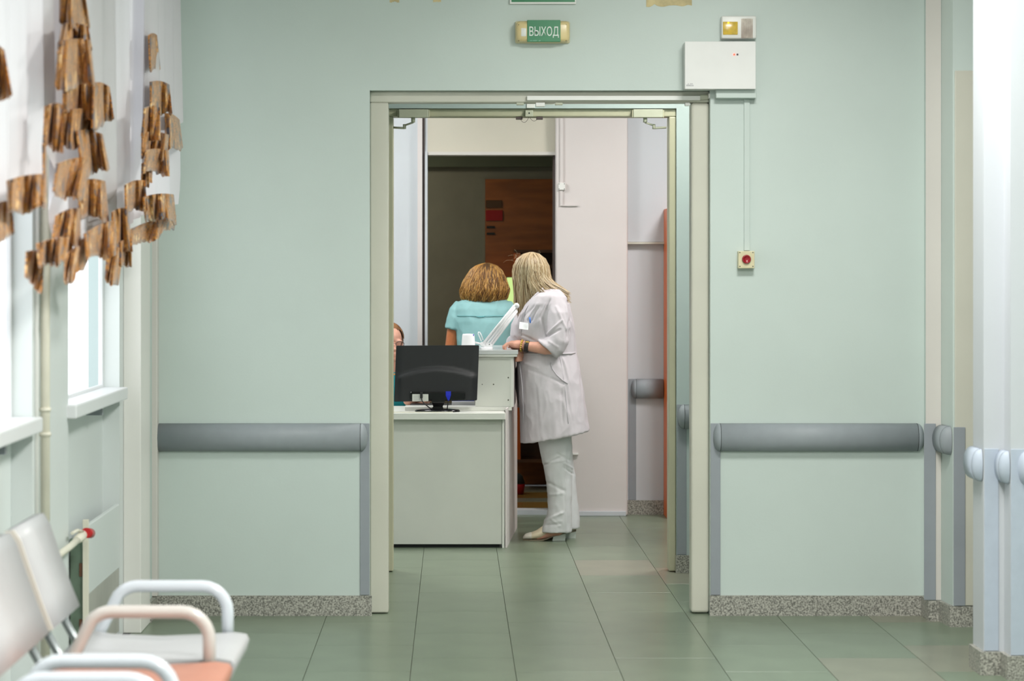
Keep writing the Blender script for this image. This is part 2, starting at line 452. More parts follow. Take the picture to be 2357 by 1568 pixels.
# far wall of the reception room with the dark doorway
D0, D1, DZ = px(984, Y3), px(1278, Y3), pz(350, Y3)
bm = NB()
box(bm, -1.5, D0, Y3, Y3+0.12, 0, CEIL); box(bm, D1, 4.6, Y3, Y3+0.12, 0, CEIL)
wb = struct('wall_back', bm, 'cool_white_paint')
obj('lintel', B(D0, D1, Y3, Y3+0.12, DZ, CEIL), 'beige_paint', wb)
obj('boxed_column', B(D1, px(1445, Y3-0.09), Y3-0.09, Y3, 0, CEIL, 0.012, 3), 'pink_white_paint', wb)
tr3 = thing('trim_3', 'white frame of the dark doorway with a dark seam beside it', 'frame', (D0, Y3, 0)); del tr3['category']; tr3['kind'] = 'structure'
obj('jamb', B(px(961, Y3-0.04), px(972, Y3-0.04), Y3-0.04, Y3, 0, CEIL), 'pink_white_paint', tr3)
obj('seam', B(px(972, Y3-0.02), px(977.5, Y3-0.02), Y3-0.015, Y3, 0, CEIL), 'dark_gasket', tr3)
obj('jamb', B(px(978, Y3-0.04), px(984, Y3-0.04), Y3-0.04, Y3+0.12, 0, DZ), 'white_paint', tr3)
obj('frame_head', B(D0, D1, Y3-0.03, Y3+0.12, DZ-0.02, DZ), 'pinkish_trim', tr3)
obj('threshold', B(D0, D1, Y3-0.02, Y3+0.12, 0, pz(1174, Y3)), 'white_paint', tr3)
obj('jamb', B(D1-0.012, D1, Y3+0.01, Y3+0.12, 0.03, DZ-0.02), 'dark_gasket', tr3)
# skirting of the boxed column
obj('skirting', B(D1, px(1441, Y3-0.1), Y3-0.105, Y3-0.09, 0, 0.03, 0.003), 'white_paint', wb)
# back room
YB = 16.95
struct('floor_back', B(-1.5, 2.6, Y3+0.12, YB+0.2, -0.12, -0.004), 'backroom_floor')
bm = NB()
box(bm, -1.5, 2.6, YB, YB+0.1, 0, 2.9); box(bm, -1.6, -1.5, Y3+0.12, YB+0.1, 0, 2.9); box(bm, 2.6, 2.7, Y3+0.12, YB+0.1, 0, 2.9)
wbr = struct('wall_end', bm, 'backroom_wall')
obj('cornice', B(-1.5, 2.6, YB-0.05, YB, pz(385, YB), 2.85), 'backroom_band', wbr)
struct('ceiling_back', B(-1.6, 2.7, Y3+0.12, YB+0.1, 2.9, 3.0), 'backroom_band')

# right-hand walls of the corridor: recess, then the white column
YA, YBk = 10.34, 10.17
X2, X3 = px(2167, YA), px(2193, YBk)
bm = NB()
prism(bm, [(XR1, Y1+WT), (XR1, YA), (X2, YA), (X3, YBk), (2.9, YBk), (2.9, Y1+WT)], 0, CEIL)
wr = struct('wall_right', bm, 'mint_paint')
obj('pilaster_face', B(px(2131, YA-0.004), px(2166, YA-0.004), YA-0.004, YA, 0.09, CEIL), 'pinkish_trim', wr)
CZ = pz(163, YBk)
struct('door_1', B(px(2198, YBk-0.01), 2.88, YBk-0.012, YBk, 0.09, CZ, 0.003), 'cream_paint', label='cream door panel beside the white column')
K1, KY1, KX2, KY2 = 1.975, 8.95, px(2311, 8.95), 8.845
bm = NB()
prism(bm, [(K1, 9.13), (K1, KY1), (KX2, KY1), (KX2, KY2), (2.75, KY2), (2.75, 9.13)], 0, CEIL)
struct('wall_column', bm, 'white_paint', label='white stepped column')
struct('wall_side', B(2.75, 2.9, -1.35, 10.17, 0, CEIL), 'mint_paint')
# left corner pilaster and pipe casing
PX = -1.302
struct('wall_pilaster', B(XW, PX, 9.98, 10.28, 0, CEIL, 0.004), 'pilaster_white', label='pale pilaster beside the window')
struct('wall_return', B(XW, PX-0.012, 10.28, Y1, 0, CEIL), 'mint_paint')
struct('trim_4', B(px(345, 10.47), px(364, 10.47), 10.44, Y1, 0.09, CEIL, 0.005), 'pinkish_trim', label='pale pipe casing in the corner')

# granite baseboards, slab by slab
BH = 0.088
def baseboard(name, segs):
    t = bpy.data.objects.new(name, None); C.objects.link(t); t['kind'] = 'structure'; BASE[t.name] = 1
    t.location = Vector((segs[0][0][0], segs[0][0][1], 0))
    for (a, b, nrm) in segs:
        a, b = Vector((*a, 0)), Vector((*b, 0)); d = (b-a); n = max(1, round(d.length/0.42)); nr = Vector((*nrm, 0))
        for k in range(n):
            p, q = a+d*(k/n), a+d*((k+1)/n)
            e = d.normalized()*0.0006
            bm = NB()
            prism(bm, [tuple((p+e).xy), tuple((q-e).xy), tuple((q-e+nr*0.016).xy), tuple((p+e+nr*0.016).xy)], 0, BH+R.uniform(-0.0006, 0.0006))
            obj('stone_slab', bm, 'granite', t)
    return t
baseboard('baseboard_front', [((PX, Y1), (WL+0.01, Y1), (0, -1)), ((WR-0.005, Y1), (XR1, Y1), (0, -1))])
baseboard('baseboard_return', [((PX-0.012, 10.28), (PX-0.012, Y1-0.016), (1, 0))])
baseboard('baseboard_right', [((XR1, Y1-0.016), (XR1, YA), (-1, 0)), ((XR1-0.016, YA), (X2, YA), (0, -1)), ((X2, YA-0.01), (X3, YBk), (-1, 0)), ((X3-0.016, YBk), (2.7, YBk), (0, -1))])
baseboard('baseboard_column', [((K1, 9.13), (K1, KY1), (-1, 0)), ((K1-0.016, KY1), (KX2-0.016, KY1), (0, -1)), ((KX2, KY1), (KX2, KY2), (-1, 0)), ((KX2-0.016, KY2), (2.7, KY2), (0, -1))])
baseboard('baseboard_middle', [((A1-0.005, Y2), (2.4, Y2), (0, -1))])
baseboard('baseboard_back', [((px(1443, Y3-0.09), Y3), (2.2, Y3), (0, -1))])

# ------------------------------------------------------------------ crash rails and corner guards
RT, RB = 0.841, 0.719
def crash_rail(label, a, b, nrm, caps=(True, True), m='rail_grey', z0=RB, z1=RT, D=0.055, group=None, cap_len=0.032):
    a, b, n = Vector((*a, 0)), Vector((*b, 0)), Vector((*nrm, 0))
    d = (b-a).normalized(); zc, h = (z0+z1)/2, (z1-z0)/2
    t = thing('crash_rail', label, 'handrail', ((a+b)/2).to_tuple()[:2]+(z0,), group)
    def prof(p, k=1.0):
        return [p+n*(0.002+D*k*math.cos(q)**0.8)+Vector((0, 0, zc+h*k*math.sin(q))) for q in [math.radians(-90+15*i*0.999+0.01) for i in range(13)]]
    a2, b2 = a+d*(cap_len if caps[0] else 0), b-d*(cap_len if caps[1] else 0)
    obj('rail', loft(NB(), [prof(a2), prof(b2)], smooth=True), m, t)
    for e, p, s in ((caps[0], a2, -1), (caps[1], b2, 1)):
        if not e: continue
        obj('seam', loft(NB(), [prof(p+d*s*0.0002, 1.006), prof(p+d*s*0.0022, 1.006)], smooth=False), 'dark_gap', t)
        bm = NB(); rings = []
        for j in range(7):
            ph = math.radians(90*j/6*0.995)
            c = math.cos(ph)
            rings.append([p+d*s*(0.0022+0.03*math.sin(ph)*math.cos(q)**0.9)+n*(0.002+D*c*math.cos(q)**0.8)+Vector((0, 0, zc+h*math.sin(q))) for q in [math.radians(-90+15*i*0.999+0.01) for i in range(13)]])
        if s < 0: rings = rings[::-1]
        loft(bm, rings, cap=False)
        bmesh.ops.remove_doubles(bm, verts=bm.verts, dist=0.0004)
        obj('end_cap', bm, m, t)
    return t
def guard(label, x0, x1, y, z0=BH+0.002, z1=RT, m='guard_grey', nrm='y', group=None):
    t = B(x0, x1, y-0.004, y, z0, z1, 0.0012, 1)
    return tag(obj('corner_guard', t, m), label, 'wall guard', group)
crash_rail('grey crash rail on the mint wall between the bench and the doorway', (px(364, Y1), Y1), (px(846, Y1-0.02), Y1), (0, -1), (False, True))
crash_rail('grey crash rail on the mint wall under the red button', (px(1642, Y1-0.02), Y1), (px(2126, Y1), Y1), (0, -1), (True, True))
guard('grey guard strip on the bench side of the wide doorway frame', px(829, Y1), WL-0.001, Y1-0.002)
guard('grey guard strip on the red-button side of the wide doorway frame', WR+0.001, px(1658, Y1), Y1-0.002)
guard('grey guard strip on the pale pilaster next to the mint wall', px(2126, YA), px(2153, YA), YA-0.0055, z1=pz(975, YA))
crash_rail('short grey crash rail on the green return wall by the cream door panel', (X2+0.004, YA-0.015), (X3, YBk+0.004), (-1, 0), (False, True), z0=RB+0.006, z1=RT+0.006, D=0.045)
guard('grey-green guard strip on the cream door panel', px(2193, YBk), px(2220, YBk), YBk-0.0135, z1=pz(983, YBk))
crash_rail('short pale blue crash rail on the side of the white column', (K1, 9.13), (K1, KY1), (-1, 0), (False, True), 'rail_blue', D=0.036)
crash_rail('stub of pale blue crash rail in the step of the white column', (KX2, KY1-0.004), (KX2, KY2), (-1, 0), (False, True), 'rail_blue', D=0.036)
crash_rail('pale blue crash rail on the front of the white column', (px(2342, KY2), KY2), (2.7, KY2), (0, -1), (True, False), 'rail_blue')
guard('pale blue guard strip on the set-back corner of the white column', px(2265, KY1)+0.001, px(2298, KY1), KY1-0.0005, m='rail_blue', z1=pz(1033, KY1))
guard('pale blue guard strip on the front corner of the white column', px(2326, KY2)+0.001, px(2358, KY2), KY2-0.0005, m='rail_blue', z1=pz(1034, KY2))
crash_rail('grey crash rail on the teal wall behind the wide doorway', (px(1560, Y2), Y2), (2.6, Y2), (0, -1), (True, False))
guard('grey guard strip on the teal wall by the olive-cream frame', A1+0.002, px(1580, Y2), Y2-0.0005)
crash_rail('lilac-grey crash rail on the reception wall beside the orange cabinet', (px(1452, Y3), Y3), (1.295, Y3), (0, -1), (True, False))
guard('lilac-grey guard strip on the reception wall near the boxed column', px(1446, Y3)+0.002, px(1464, Y3), Y3-0.0005)

# ------------------------------------------------------------------ signs and devices over the doorway
# exit sign
s = thing('exit_sign', 'glowing-amber plastic exit lamp with a green panel reading ВЫХОД', 'exit sign', P(1248, 100, Y1))
x0, x1, z0, z1 = px(1187, Y1), px(1310, Y1), pz(99, Y1), pz(51, Y1)
obj('housing', B(x0, x1, Y1-0.066, Y1-0.002, z0, z1, 0.019, 4), 'sign_amber', s, True)
obj('back_plate', B(x0-0.003, x1+0.003, Y1-0.018, Y1-0.0005, z0-0.003, z1+0.003, 0.008, 3), 'cream_plastic', s, True)
gx0, gx1 = px(1213.5, Y1-0.067), px(1290, Y1-0.067)
obj('green_panel', B(gx0, gx1, Y1-0.0690, Y1-0.050, z0-0.001, z1+0.002, 0.001, 1), 'sign_green', s)
YF = Y1-0.0690
obj('lettering', text_bm('ВЫХОД', px(1218.5, YF), px(1286, YF), pz(87, YF), pz(61, YF), YF-0.0002, 0.0012), 'letter_white', s)
fp = NB()
for k in range(9):
    xx = 1219+k*2.6+(2.5 if k > 6 else 0)
    box(fp, px(xx, YF), px(xx+1.8, YF), YF-0.0006, YF-0.0001, pz(95, YF), pz(92.2+R.random(), YF))
obj('fine_print', fp, 'faint_print', s)
obj('lamp_cover', B(px(1199, YF), px(1212, YF), Y1-0.0668, Y1-0.05, pz(84, YF), pz(64, YF), 0.003), 'white_plastic', s, True)
for sx_ in (1194, 1303):
    for sy_ in (57, 94):
        obj('screw', cyl(NB(), P(sx_, sy_, Y1-0.0655), P(sx_, sy_, Y1-0.060), 0.0022, 8), 'screw_dark', s)
# green board cut by the top of the frame
s = thing('evacuation_sign', 'green sign board with a white edge above the exit lamp', 'sign', P(1250, 10, Y1))
obj('frame', B(px(1173, Y1), px(1326, Y1), Y1-0.014, Y1-0.001, pz(10, Y1), pz(10, Y1)+0.16, 0.002), 'white_plastic', s)
obj('green_panel', B(px(1177, Y1), px(1323, Y1), Y1-0.0155, Y1-0.010, pz(5.5, Y1), pz(10, Y1)+0.152), 'sign_green', s)
# power supply box
s = thing('power_box', 'white metal power supply box with a red light over the doorway corner', 'electrical box', P(1658, 205, Y1))
x0, x1, z0, z1 = px(1577, Y1-0.09), px(1739, Y1-0.09), pz(204.5, Y1-0.09), pz(96, Y1-0.09)
obj('body', B(x0, x1, Y1-0.088, Y1-0.001, z0, z1, 0.003), 'metal_white', s)
obj('cover', B(x0-0.001, x1+0.001, Y1-0.092, Y1-0.0885, z0-0.001, z1+0.001, 0.0012, 1), 'metal_white', s)
for cx, mm in ((1690, 'led_red'), (1697.5, 'led_dark')):
    obj('indicator_light', cyl(NB(), P(cx, 125.5, Y1-0.0915), P(cx, 125.5, Y1-0.0945), 0.0042, 12), mm, s)
fp = NB()
for k in range(7):
    box(fp, px(1580+k*2.4, Y1-0.092), px(1581.8+k*2.4, Y1-0.092), Y1-0.0926, Y1-0.0919, pz(198.5, Y1-0.092), pz(196-2*R.random(), Y1-0.092))
    box(fp, px(1581+k*2.4, Y1-0.092), px(1582.6+k*2.4, Y1-0.092), Y1-0.0926, Y1-0.0919, pz(194.5, Y1-0.092), pz(192, Y1-0.092)) if k in (1, 3, 4, 5) else None
obj('fine_print', fp, 'grey_print', s)
# fire sounder above it
s = thing('fire_sounder', 'cream fire alarm sounder with a yellow lens on top of the white box', 'alarm', P(1697, 93, Y1))
obj('housing', B(px(1658, Y1), px(1738, Y1), Y1-0.05, Y1-0.001, pz(92, Y1)+0.0015, pz(39, Y1), 0.006, 3), 'white_plastic', s, True)
obj('lens', B(px(1664, Y1-.05), px(1698, Y1-.05), Y1-0.0535, Y1-0.045, pz(80, Y1-.05), pz(50, Y1-.05), 0.002), 'lens_yellow', s, True)
bm = NB()
for k in range(9):
    u = 1706+k*3
    box(bm, px(u, Y1-.05), px(u+2.6, Y1-.05), Y1-0.0505-0.008*math.sin(math.pi*(k+.5)/9), Y1-0.045, pz(88, Y1-.05), pz(43, Y1-.05), 0.0006, 1)
obj('sounder_grille', bm, 'soot_grey', s)
obj('indicator_light', sph(NB(), P(1676.5, 52.5, Y1-0.0545), 0.0036, 10, 6), 'led_yellow', s)
# bracket under the white box and trunking along the frame head
tag(obj('cable_duct', B(px(1648, Y1-.05), px(1741, Y1-.05), Y1-0.055, Y1-0.001, pz(226, Y1-.05), pz(206, Y1-.05), 0.003), 'mint_paint'), 'mint-painted duct piece under the white power box', 'cable duct')
s = thing('cable_trunking', 'thin white trunking running along the head of the wide doorway', 'trunking', P(1412, 232, FY))
obj('channel', B(px(1213, FY-.02), px(1612, FY-.02), FY-0.02, FY-0.0005, pz(231, FY-.02), pz(220.5, FY-.02), 0.002), 'white_plastic', s)
obj('end_piece', B(px(1611, FY-.02), px(1630, FY-.02), FY-0.017, FY-0.0005, pz(229, FY-.02), pz(218, FY-.02), 0.002), 'closer_grey', s)
obj('elbow', B(px(1630, FY-.02), px(1649, FY-.02), FY-0.04, FY-0.0005, pz(227, FY-.02), pz(215.5, FY-.02), 0.002), 'white_plastic', s)
# vertical trunking to the button
tag(obj('cable_trunking', B(px(1712, Y1), px(1725, Y1), Y1-0.012, Y1-0.0005, pz(577, Y1), pz(227, Y1-.03), 0.0015), 'mint_paint'), 'narrow mint trunking dropping to the red button', 'trunking')
s = thing('call_button', 'cream square box with a round red push button', 'push button', P(1718, 619, Y1))
yb_ = Y1-0.045
obj('box', B(px(1699.5, yb_), px(1737, yb_), yb_, Y1-0.0005, pz(618, yb_), pz(578, yb_), 0.003), 'cream_plastic', s)
c = P(1718, 597, yb_)
bm = NB(); prof = [(0.0215, 0), (0.0215, 0.006), (0.019, 0.012), (0.0155, 0.0125), (0.0135, 0.008), (0.0, 0.0095)]
loft(bm, [[c+Vector((r_*0.92*math.cos(a), -d_, r_*0.92*math.sin(a))) for a in [2*math.pi*k/24 for k in range(24)]] for r_, d_ in prof[:-1]]+[[c+Vector((0.0005*math.cos(2*math.pi*k/24), -0.0095, 0.0005*math.sin(2*math.pi*k/24))) for k in range(24)]])
obj('button', bm, 'red_plastic', s)
for ax in (1703, 1733):
    for ay in (581.5, 613.5):
        q = P(ax, ay, yb_); obj('screw', cyl(NB(), q+Vector((0, -0.0004, 0)), q+Vector((0, 0.002, 0)), 0.003, 8), 'screw_dark', s)
# contacts on the door frame heads
s = thing('door_contact', 'white magnetic contact with dark plates on the head of the wide doorway', 'contact', P(1240, 250, FY))
yk = FY+0.0
obj('contact_block', B(px(1233, yk), px(1254, yk), yk-0.012, yk+0.02, pz(245.5, yk), pz(236.5, yk), 0.002), 'white_plastic', s)
obj('plate', B(px(1189, yk), px(1206, yk), yk, yk+0.03, pz(241.5, yk), pz(236, yk), 0.001), 'closer_grey', s)
obj('plate', B(px(1278, yk), px(1295, yk), yk, yk+0.03, pz(241.5, yk), pz(236, yk), 0.001), 'closer_grey', s)
obj('wire', tube(NB(), [P(1254, 240, yk-.002), P(1262, 241, yk-.002), P(1270, 240, yk-.002), P(1280, 238.5, yk-.002)], 0.0012, 6), 'cable_white', s)
obj('end_stop', B(px(1577, yk), px(1588, yk), yk-.004, yk+0.03, pz(243.5, yk), pz(236, yk), 0.002), 'white_plastic', s)
s = thing('door_contact', 'grey latch block with two looped wires on the olive-cream frame head', 'contact', P(1217, 276, Y2))
yk = Y2+0.0
obj('latch_block', B(px(1209, yk), px(1227, yk), yk-0.006, yk+0.05, pz(268.5, yk), pz(254, yk), 0.002), 'closer_grey', s)
obj('keyhole', cyl(NB(), P(1218, 260.5, yk-0.0065), P(1218, 260.5, yk-0.004), 0.004, 10), 'dark_gap', s)
for a, b in ((1188, 1203), (1235, 1250)):
    obj('plate', B(px(a, yk), px(b, yk), yk+0.02, yk+0.06, pz(274, yk), pz(268.4, yk), 0.001), 'dark_gasket', s)
for sg in (-1, 1):
    pts = []
    for k in range(11):
        u = k/10
        xx = 1218+sg*(1+u*(20 if sg < 0 else 19)); yy = 269+ (11 if sg < 0 else 7.5)*math.sin(math.pi*min(1, u*1.04))**0.7 + 4*u
        pts.append(P(xx, yy, yk+0.03))
    obj('wire', tube(NB(), pts, 0.0011, 6), 'dark_gasket', s)
obj('sensor_plate', B(px(1212, Y2), px(1231, Y2), Y2-0.006, Y2+0.0, pz(249, Y2), pz(238, Y2), 0.002), 'white_plastic', s)
# door closers
def closer(label, xa, xb, side):
    yk = Y2+0.02
    s = thing('door_closer', label, 'door closer', P((xa+xb)/2, 297, yk), 'door closers on the second frame')
    yf = yk-0.045
    obj('body', B(px(xa, yf), px(xb, yf), yf, yk, pz(270.5, yf), pz(251.5, yf), 0.003), 'closer_grey', s)
    for a, b in ((xa-3, xa), (xb, xb+3)):
        obj('end_plate', B(px(a, yf), px(b, yf), yf+0.006, yk, pz(270.5, yf), pz(253, yf), 0.002), 'olive_cream_paint', s)
    cx = xa+33 if side < 0 else xb-41
    ex = cx+side*20; fx = cx+side*48
    ym = yk-0.02
    obj('spindle', cyl(NB(), P(cx, 270.5, ym), P(cx, 282, ym), 0.010, 12), 'closer_grey', s)
    obj('arm', tube(NB(), [P(cx, 282, ym), P(ex, 289, ym+0.03)], 0.0048, 8), 'closer_grey', s)
    obj('elbow', cyl(NB(), P(ex, 286, ym+.03), P(ex, 297, ym+.03), 0.008, 12), 'closer_grey', s)
    obj('arm', tube(NB(), [P(ex, 295, ym+.03), P(fx, 293.5, ym+0.06)], 0.0055, 8), 'closer_grey', s)
closer('grey-cream door closer with folded arm on the reception-desk side of the frame head', 918, 986, -1)
closer('grey-cream door closer with folded arm on the orange-cabinet side of the frame head', 1458, 1526, 1)

# ------------------------------------------------------------------ reception room furniture
# desk
YD = 13.02
DT = pz(951, YD)
dx1 = px(1164, YD)
s = thing('reception_desk', 'off-white laminate desk with a plain front panel under the monitor', 'desk', (-0.4, 13.35, 0))
obj('worktop', B(-1.15, px(1163, YD), YD, 13.72, DT-0.036, DT, 0.002, 1), 'desk_edge', s)
obj('front_panel', B(-1.13, px(1155, YD+.06), YD+0.06, YD+0.08, 0.02, DT-0.036), 'desk_white', s)
obj('plinth', B(-1.12, px(1150, YD+.08), YD+0.085, YD+0.10, 0.0, 0.021), 'dark_gap', s)
obj('side_panel', B(px(1155.6, YD+.05), px(1161, YD+.05), YD+0.05, 13.70, 0.0, DT-0.036, 0.001, 1), 'desk_edge', s)
obj('side_panel', B(-1.15, -1.13, YD+0.05, 13.70, 0, DT-0.036, 0.001, 1), 'desk_edge', s)
# counter
s = thing('reception_counter', 'tall white reception counter with screwed end panel beside the woman in white', 'counter', (0.3, 13.7, 0))
ye = 13.25; CT = pz(806, ye)
ex0, ex1 = px(1094, ye), px(1176, ye)
obj('end_panel', B(ex0, ex1, ye, ye+0.018, DT+0.022, CT-0.05), 'desk_white', s)
obj('edge_strip', B(ex1, px(1181, ye), ye-0.002, ye+0.03, DT+0.02, CT-0.036), 'desk_edge', s)
obj('base_board', B(px(932, ye), px(1178, ye), ye-0.012, ye+0.16, DT+0.001, DT+0.021, 0.001, 1), 'desk_edge', s)
obj('rail_strip', B(ex0, ex1, ye-0.004, ye+0.02, CT-0.05, CT-0.036), 'desk_edge', s)
bm = NB()
prism(bm, [(0.03, ye-0.03), (px(1192, ye-.03), ye-0.03), (0.405, 14.14), (0.08, 14.14)], CT-0.022, CT)
obj('countertop', bm, 'aluminium', s)
bm = NB()
prism(bm, [(0.035, ye-0.024), (px(1190, ye-.03), ye-0.024), (0.40, 14.13), (0.085, 14.13)], CT-0.036, CT-0.0225)
obj('countertop_edge', bm, 'desk_edge', s)
bm = NB()
prism(bm, [(px(1163, 13.09), 13.09), (px(1167, 13.09), 13.09), (px(1190.5, 14.12), 14.12), (px(1186, 14.12), 14.12)], 0.0, DT+0.02)
obj('side_panel', bm, 'pink_white_paint', s)
bm = NB()
prism(bm, [(px(1174, 13.28), 13.28), (px(1183, 13.28), 13.28), (px(1190.5, 14.12), 14.12), (px(1183, 14.12), 14.12)], DT+0.02, CT-0.036)
obj('side_panel', bm, 'pink_white_paint', s)
obj('back_panel', B(0.10, px(1186, 14.1), 14.105, 14.12, 0.0, CT-0.036), 'desk_white', s)
for ax, ay in ((1110, 885), (1136, 885), (1170, 869.5), (1170, 921)):
    q = P(ax, ay, ye-0.001); obj('screw', cyl(NB(), q, q+Vector((0, 0.003, 0)), 0.0042 if ax != 1110 else 0.003, 10), 'screw_dark', s)
q = P(1188, 950, 13.5)
# monitor, seen from behind
s = thing('monitor', 'black flat computer monitor seen from behind on an oval stand', 'monitor', P(1005, 952, 13.12))
ym = 13.15
pts_b = [(908, 924), (1097, 921), (1102, 796), (913, 797)]
def quad_slab(q, y0, y1, bev=0.004):
    bm = NB()
    a = [bm.verts.new(P(x, y, y0)) for x, y in q]
    b = [bm.verts.new(v.co+Vector((0, y1-y0, 0))) for v in a]
    n = len(q)
    for i in range(n): bm.faces.new((a[i], a[(i+1) % n], b[(i+1) % n], b[i]))
    bm.faces.new(a[::-1]); bm.faces.new(b)
    bmesh.ops.recalc_face_normals(bm, faces=bm.faces[:])
    if bev: bmesh.ops.bevel(bm, geom=bm.edges[:], offset=bev, segments=2, affect='EDGES')
    return bm
# back shell with the moulded arch: a grid whose lower part bulges
bm = NB(); nu, nv = 36, 28; g = []
for j in range(nv+1):
    row = []
    for i in range(nu+1):
        u, v = i/nu, j/nv
        xl = 908+(913-908)*v; xr = 1097+(1102-1097)*v; yl = 924+(797-924)*v; yr = 921+(796-921)*v
        xx = xl+(xr-xl)*u; yy = yl+(yr-yl)*u
        archv = 0.62-0.16*(2*u-1)**2*1.0
        dd = (archv-v)/0.06
        bulge = 0.016*max(0, min(1, dd))**2*(3-2*max(0, min(1, dd)))
        edge = min(1, min(u, 1-u)/0.06)
        p = P(xx, yy, ym); p.y = ym-0.006-bulge*edge-0.004*edge
        row.append(bm.verts.new(p))
    g.append(row)
for j in range(nv):
    for i in range(nu):
        f = bm.faces.new((g[j][i], g[j][i+1], g[j+1][i+1], g[j+1][i])); f.smooth = True
obj('back_shell', bm, 'monitor_black', s)
obj('bezel', quad_slab([(907, 925), (1098, 922), (1103, 795), (912, 796)], ym-0.006, ym+0.02, 0.003), 'monitor_black', s)
obj('screen', quad_slab([(911, 920), (1094, 917.5), (1098.5, 799.5), (916, 800)], ym+0.0202, ym+0.0212, 0), 'screen_glass', s)
obj('port_recess', B(px(944, ym-.04), px(1071, ym-.04), ym-0.0415, ym-0.03, pz(922, ym-.04), pz(902, ym-.04), 0.006, 3), 'monitor_gloss', s)
yl_ = ym-0.0425
lab = obj('rating_label', B(px(949, yl_), px(986, yl_), yl_, yl_+0.002, pz(924, yl_), pz(907.5, yl_)), 'label_paper', s)
fp = NB()
for k in range(5):
    box(fp, px(952, yl_), px(952+10+R.random()*20, yl_), yl_-0.0004, yl_+0.0002, pz(911+k*2.6+0.8, yl_), pz(911+k*2.6, yl_))
obj('fine_print', fp, 'grey_print', lab)
obj('neck', loft(NB(), [[P(x, y, yy_) for x, y, yy_ in r] for r in ([(995, 909, yl_), (1024, 909, yl_), (1024, 909, ym-.01), (995, 909, ym-.01)], [(994, 926, yl_), (1024, 925, yl_), (1024, 925, ym-.01), (994, 926, ym-.01)], [(997, 936, yl_+.01), (1019, 936, yl_+.01), (1019, 936, ym), (997, 936, ym)], [(992, 944, yl_-.0), (1022, 944, yl_-.0), (1022, 944, ym+.02), (992, 944, ym+.02)])], smooth=False), 'monitor_gloss', s)
bc = Vector((px(1007, 13.14), 13.14, DT))
obj('stand_base', loft(NB(), [[bc+Vector((a_*math.cos(t_), 0.075*a_/0.125*math.sin(t_), h_)) for t_ in [2*math.pi*k/32 for k in range(32)]] for a_, h_ in ((0.120, 0.0), (0.125, 0.004), (0.118, 0.012), (0.06, 0.018))]), 'monitor_gloss', s, True)
obj('video_plug', loft(NB(), [[P(x, y, yl_-0.004+dy) for x, y, dy in r] for r in ([(1026, 901, 0), (1038, 901, 0), (1038, 901, .02), (1026, 901, .02)], [(1026, 911, 0), (1038, 910, 0), (1038, 910, .02), (1026, 911, .02)], [(1031, 922, 0.004), (1034, 922, .004), (1034, 922, .014), (1031, 922, .014)])], smooth=False), 'vga_blue', s)
obj('power_plug', B(px(967, yl_), px(973, yl_), yl_-0.012, yl_+.002, pz(917, yl_), pz(903, yl_), 0.002), 'cable_black', s)
obj('power_cord', tube(NB(), [P(970, 915, yl_-.008), P(972, 924, yl_-.012), P(980, 932, yl_-.014), P(990, 940, yl_-.005), P(1000, 944, yl_+.01)], 0.0032, 8), 'cable_black', s)
obj('video_cord', tube(NB(), [P(1032, 920, yl_+.004), P(1031, 930, yl_+.0), P(1029, 942, yl_+.02), P(1027, 942, yl_+.05)], 0.0028, 8), 'cable_black', s)
tag(obj('loose_cable', tube(NB(), [V(px(x_, 13.045), 13.045+dy_, DT+.003) for x_, dy_ in ((860, .03), (890, .01), (925, 0), (955, -.006), (985, -.004), (1010, -.006), (1035, -.002), (1042, .01))], .0025, 8), 'cable_white'), 'thin white cable lying in front of the monitor stand', 'cable')
# keyboard, papers, folders under and behind the monitor
zk = DT
tag(obj('keyboard', B(px(944, 13.45), px(1035, 13.45), 13.42, 13.56, zk+0.0, zk+0.024, 0.004), 'monitor_black'), 'black keyboard lying behind the monitor', 'keyboard')
tag(obj('paper_stack', B(px(1040, 13.5), px(1092, 13.5), 13.44, 13.66, zk+0.017, zk+0.041, 0.001, 1), 'paper_white'), 'stack of white papers on the dark tray behind the monitor', 'papers')
tag(obj('paper_tray', B(px(1030, 13.5), px(1092, 13.5), 13.43, 13.67, zk, zk+0.0165, 0.002), 'monitor_black'), 'flat dark tray under the white papers', 'tray')
tag(obj('paper_sheet', B(px(1040, 13.5), px(1092, 13.5), 13.45, 13.65, zk+0.0415, zk+0.046, 0.0005, 1), 'paper_blue'), 'blue folder on top of the white papers', 'folder')
# desk lamp folded on the counter
s = thing('desk_lamp', 'white jointed desk lamp folded down on the reception counter', 'lamp', P(1117, 806, 13.36))
yl = 13.36; ctz = CT
bm = NB()
bp = [(1103, 790), (1116, 786), (1132, 792), (1134, 804), (1122, 804), (1106, 795)]
obj('base_bracket', quad_slab(bp, yl-0.02, yl+0.02, 0.002), 'lamp_white', s)
bx = P(1120, 803, yl); obj('foot', cyl(NB(), Vector((bx.x, yl, ctz)), Vector((bx.x, yl, ctz+0.012)), 0.035, 20), 'lamp_white', s)
for k, (ox, oy, dy) in enumerate(((0, 0, -0.018), (6, 4, -0.018), (13, 8, -0.010), (18, 12, -0.010))):
    a = P(1113+ox*0.8, 790+oy*0.9, yl+dy); b = P(1184+ox*0.35, 703+oy*1.1, yl+dy)
    obj('arm_bar', tube(NB(), [a, b], 0.0066, 8), 'lamp_white', s)
for k, (ox, oy) in enumerate(((4, 3), (15, 10))):
    a = P(1114+ox*0.8, 790+oy*0.9, yl+.008); b = P(1186+ox*0.35, 704+oy*1.1, yl+.008)
    obj('spring', tube(NB(), [a, b], 0.0035, 8), 'steel', s)
obj('elbow_joint', sph(NB(), P(1189, 704, yl-.01), (0.016, 0.014, 0.016)), 'lamp_white', s)
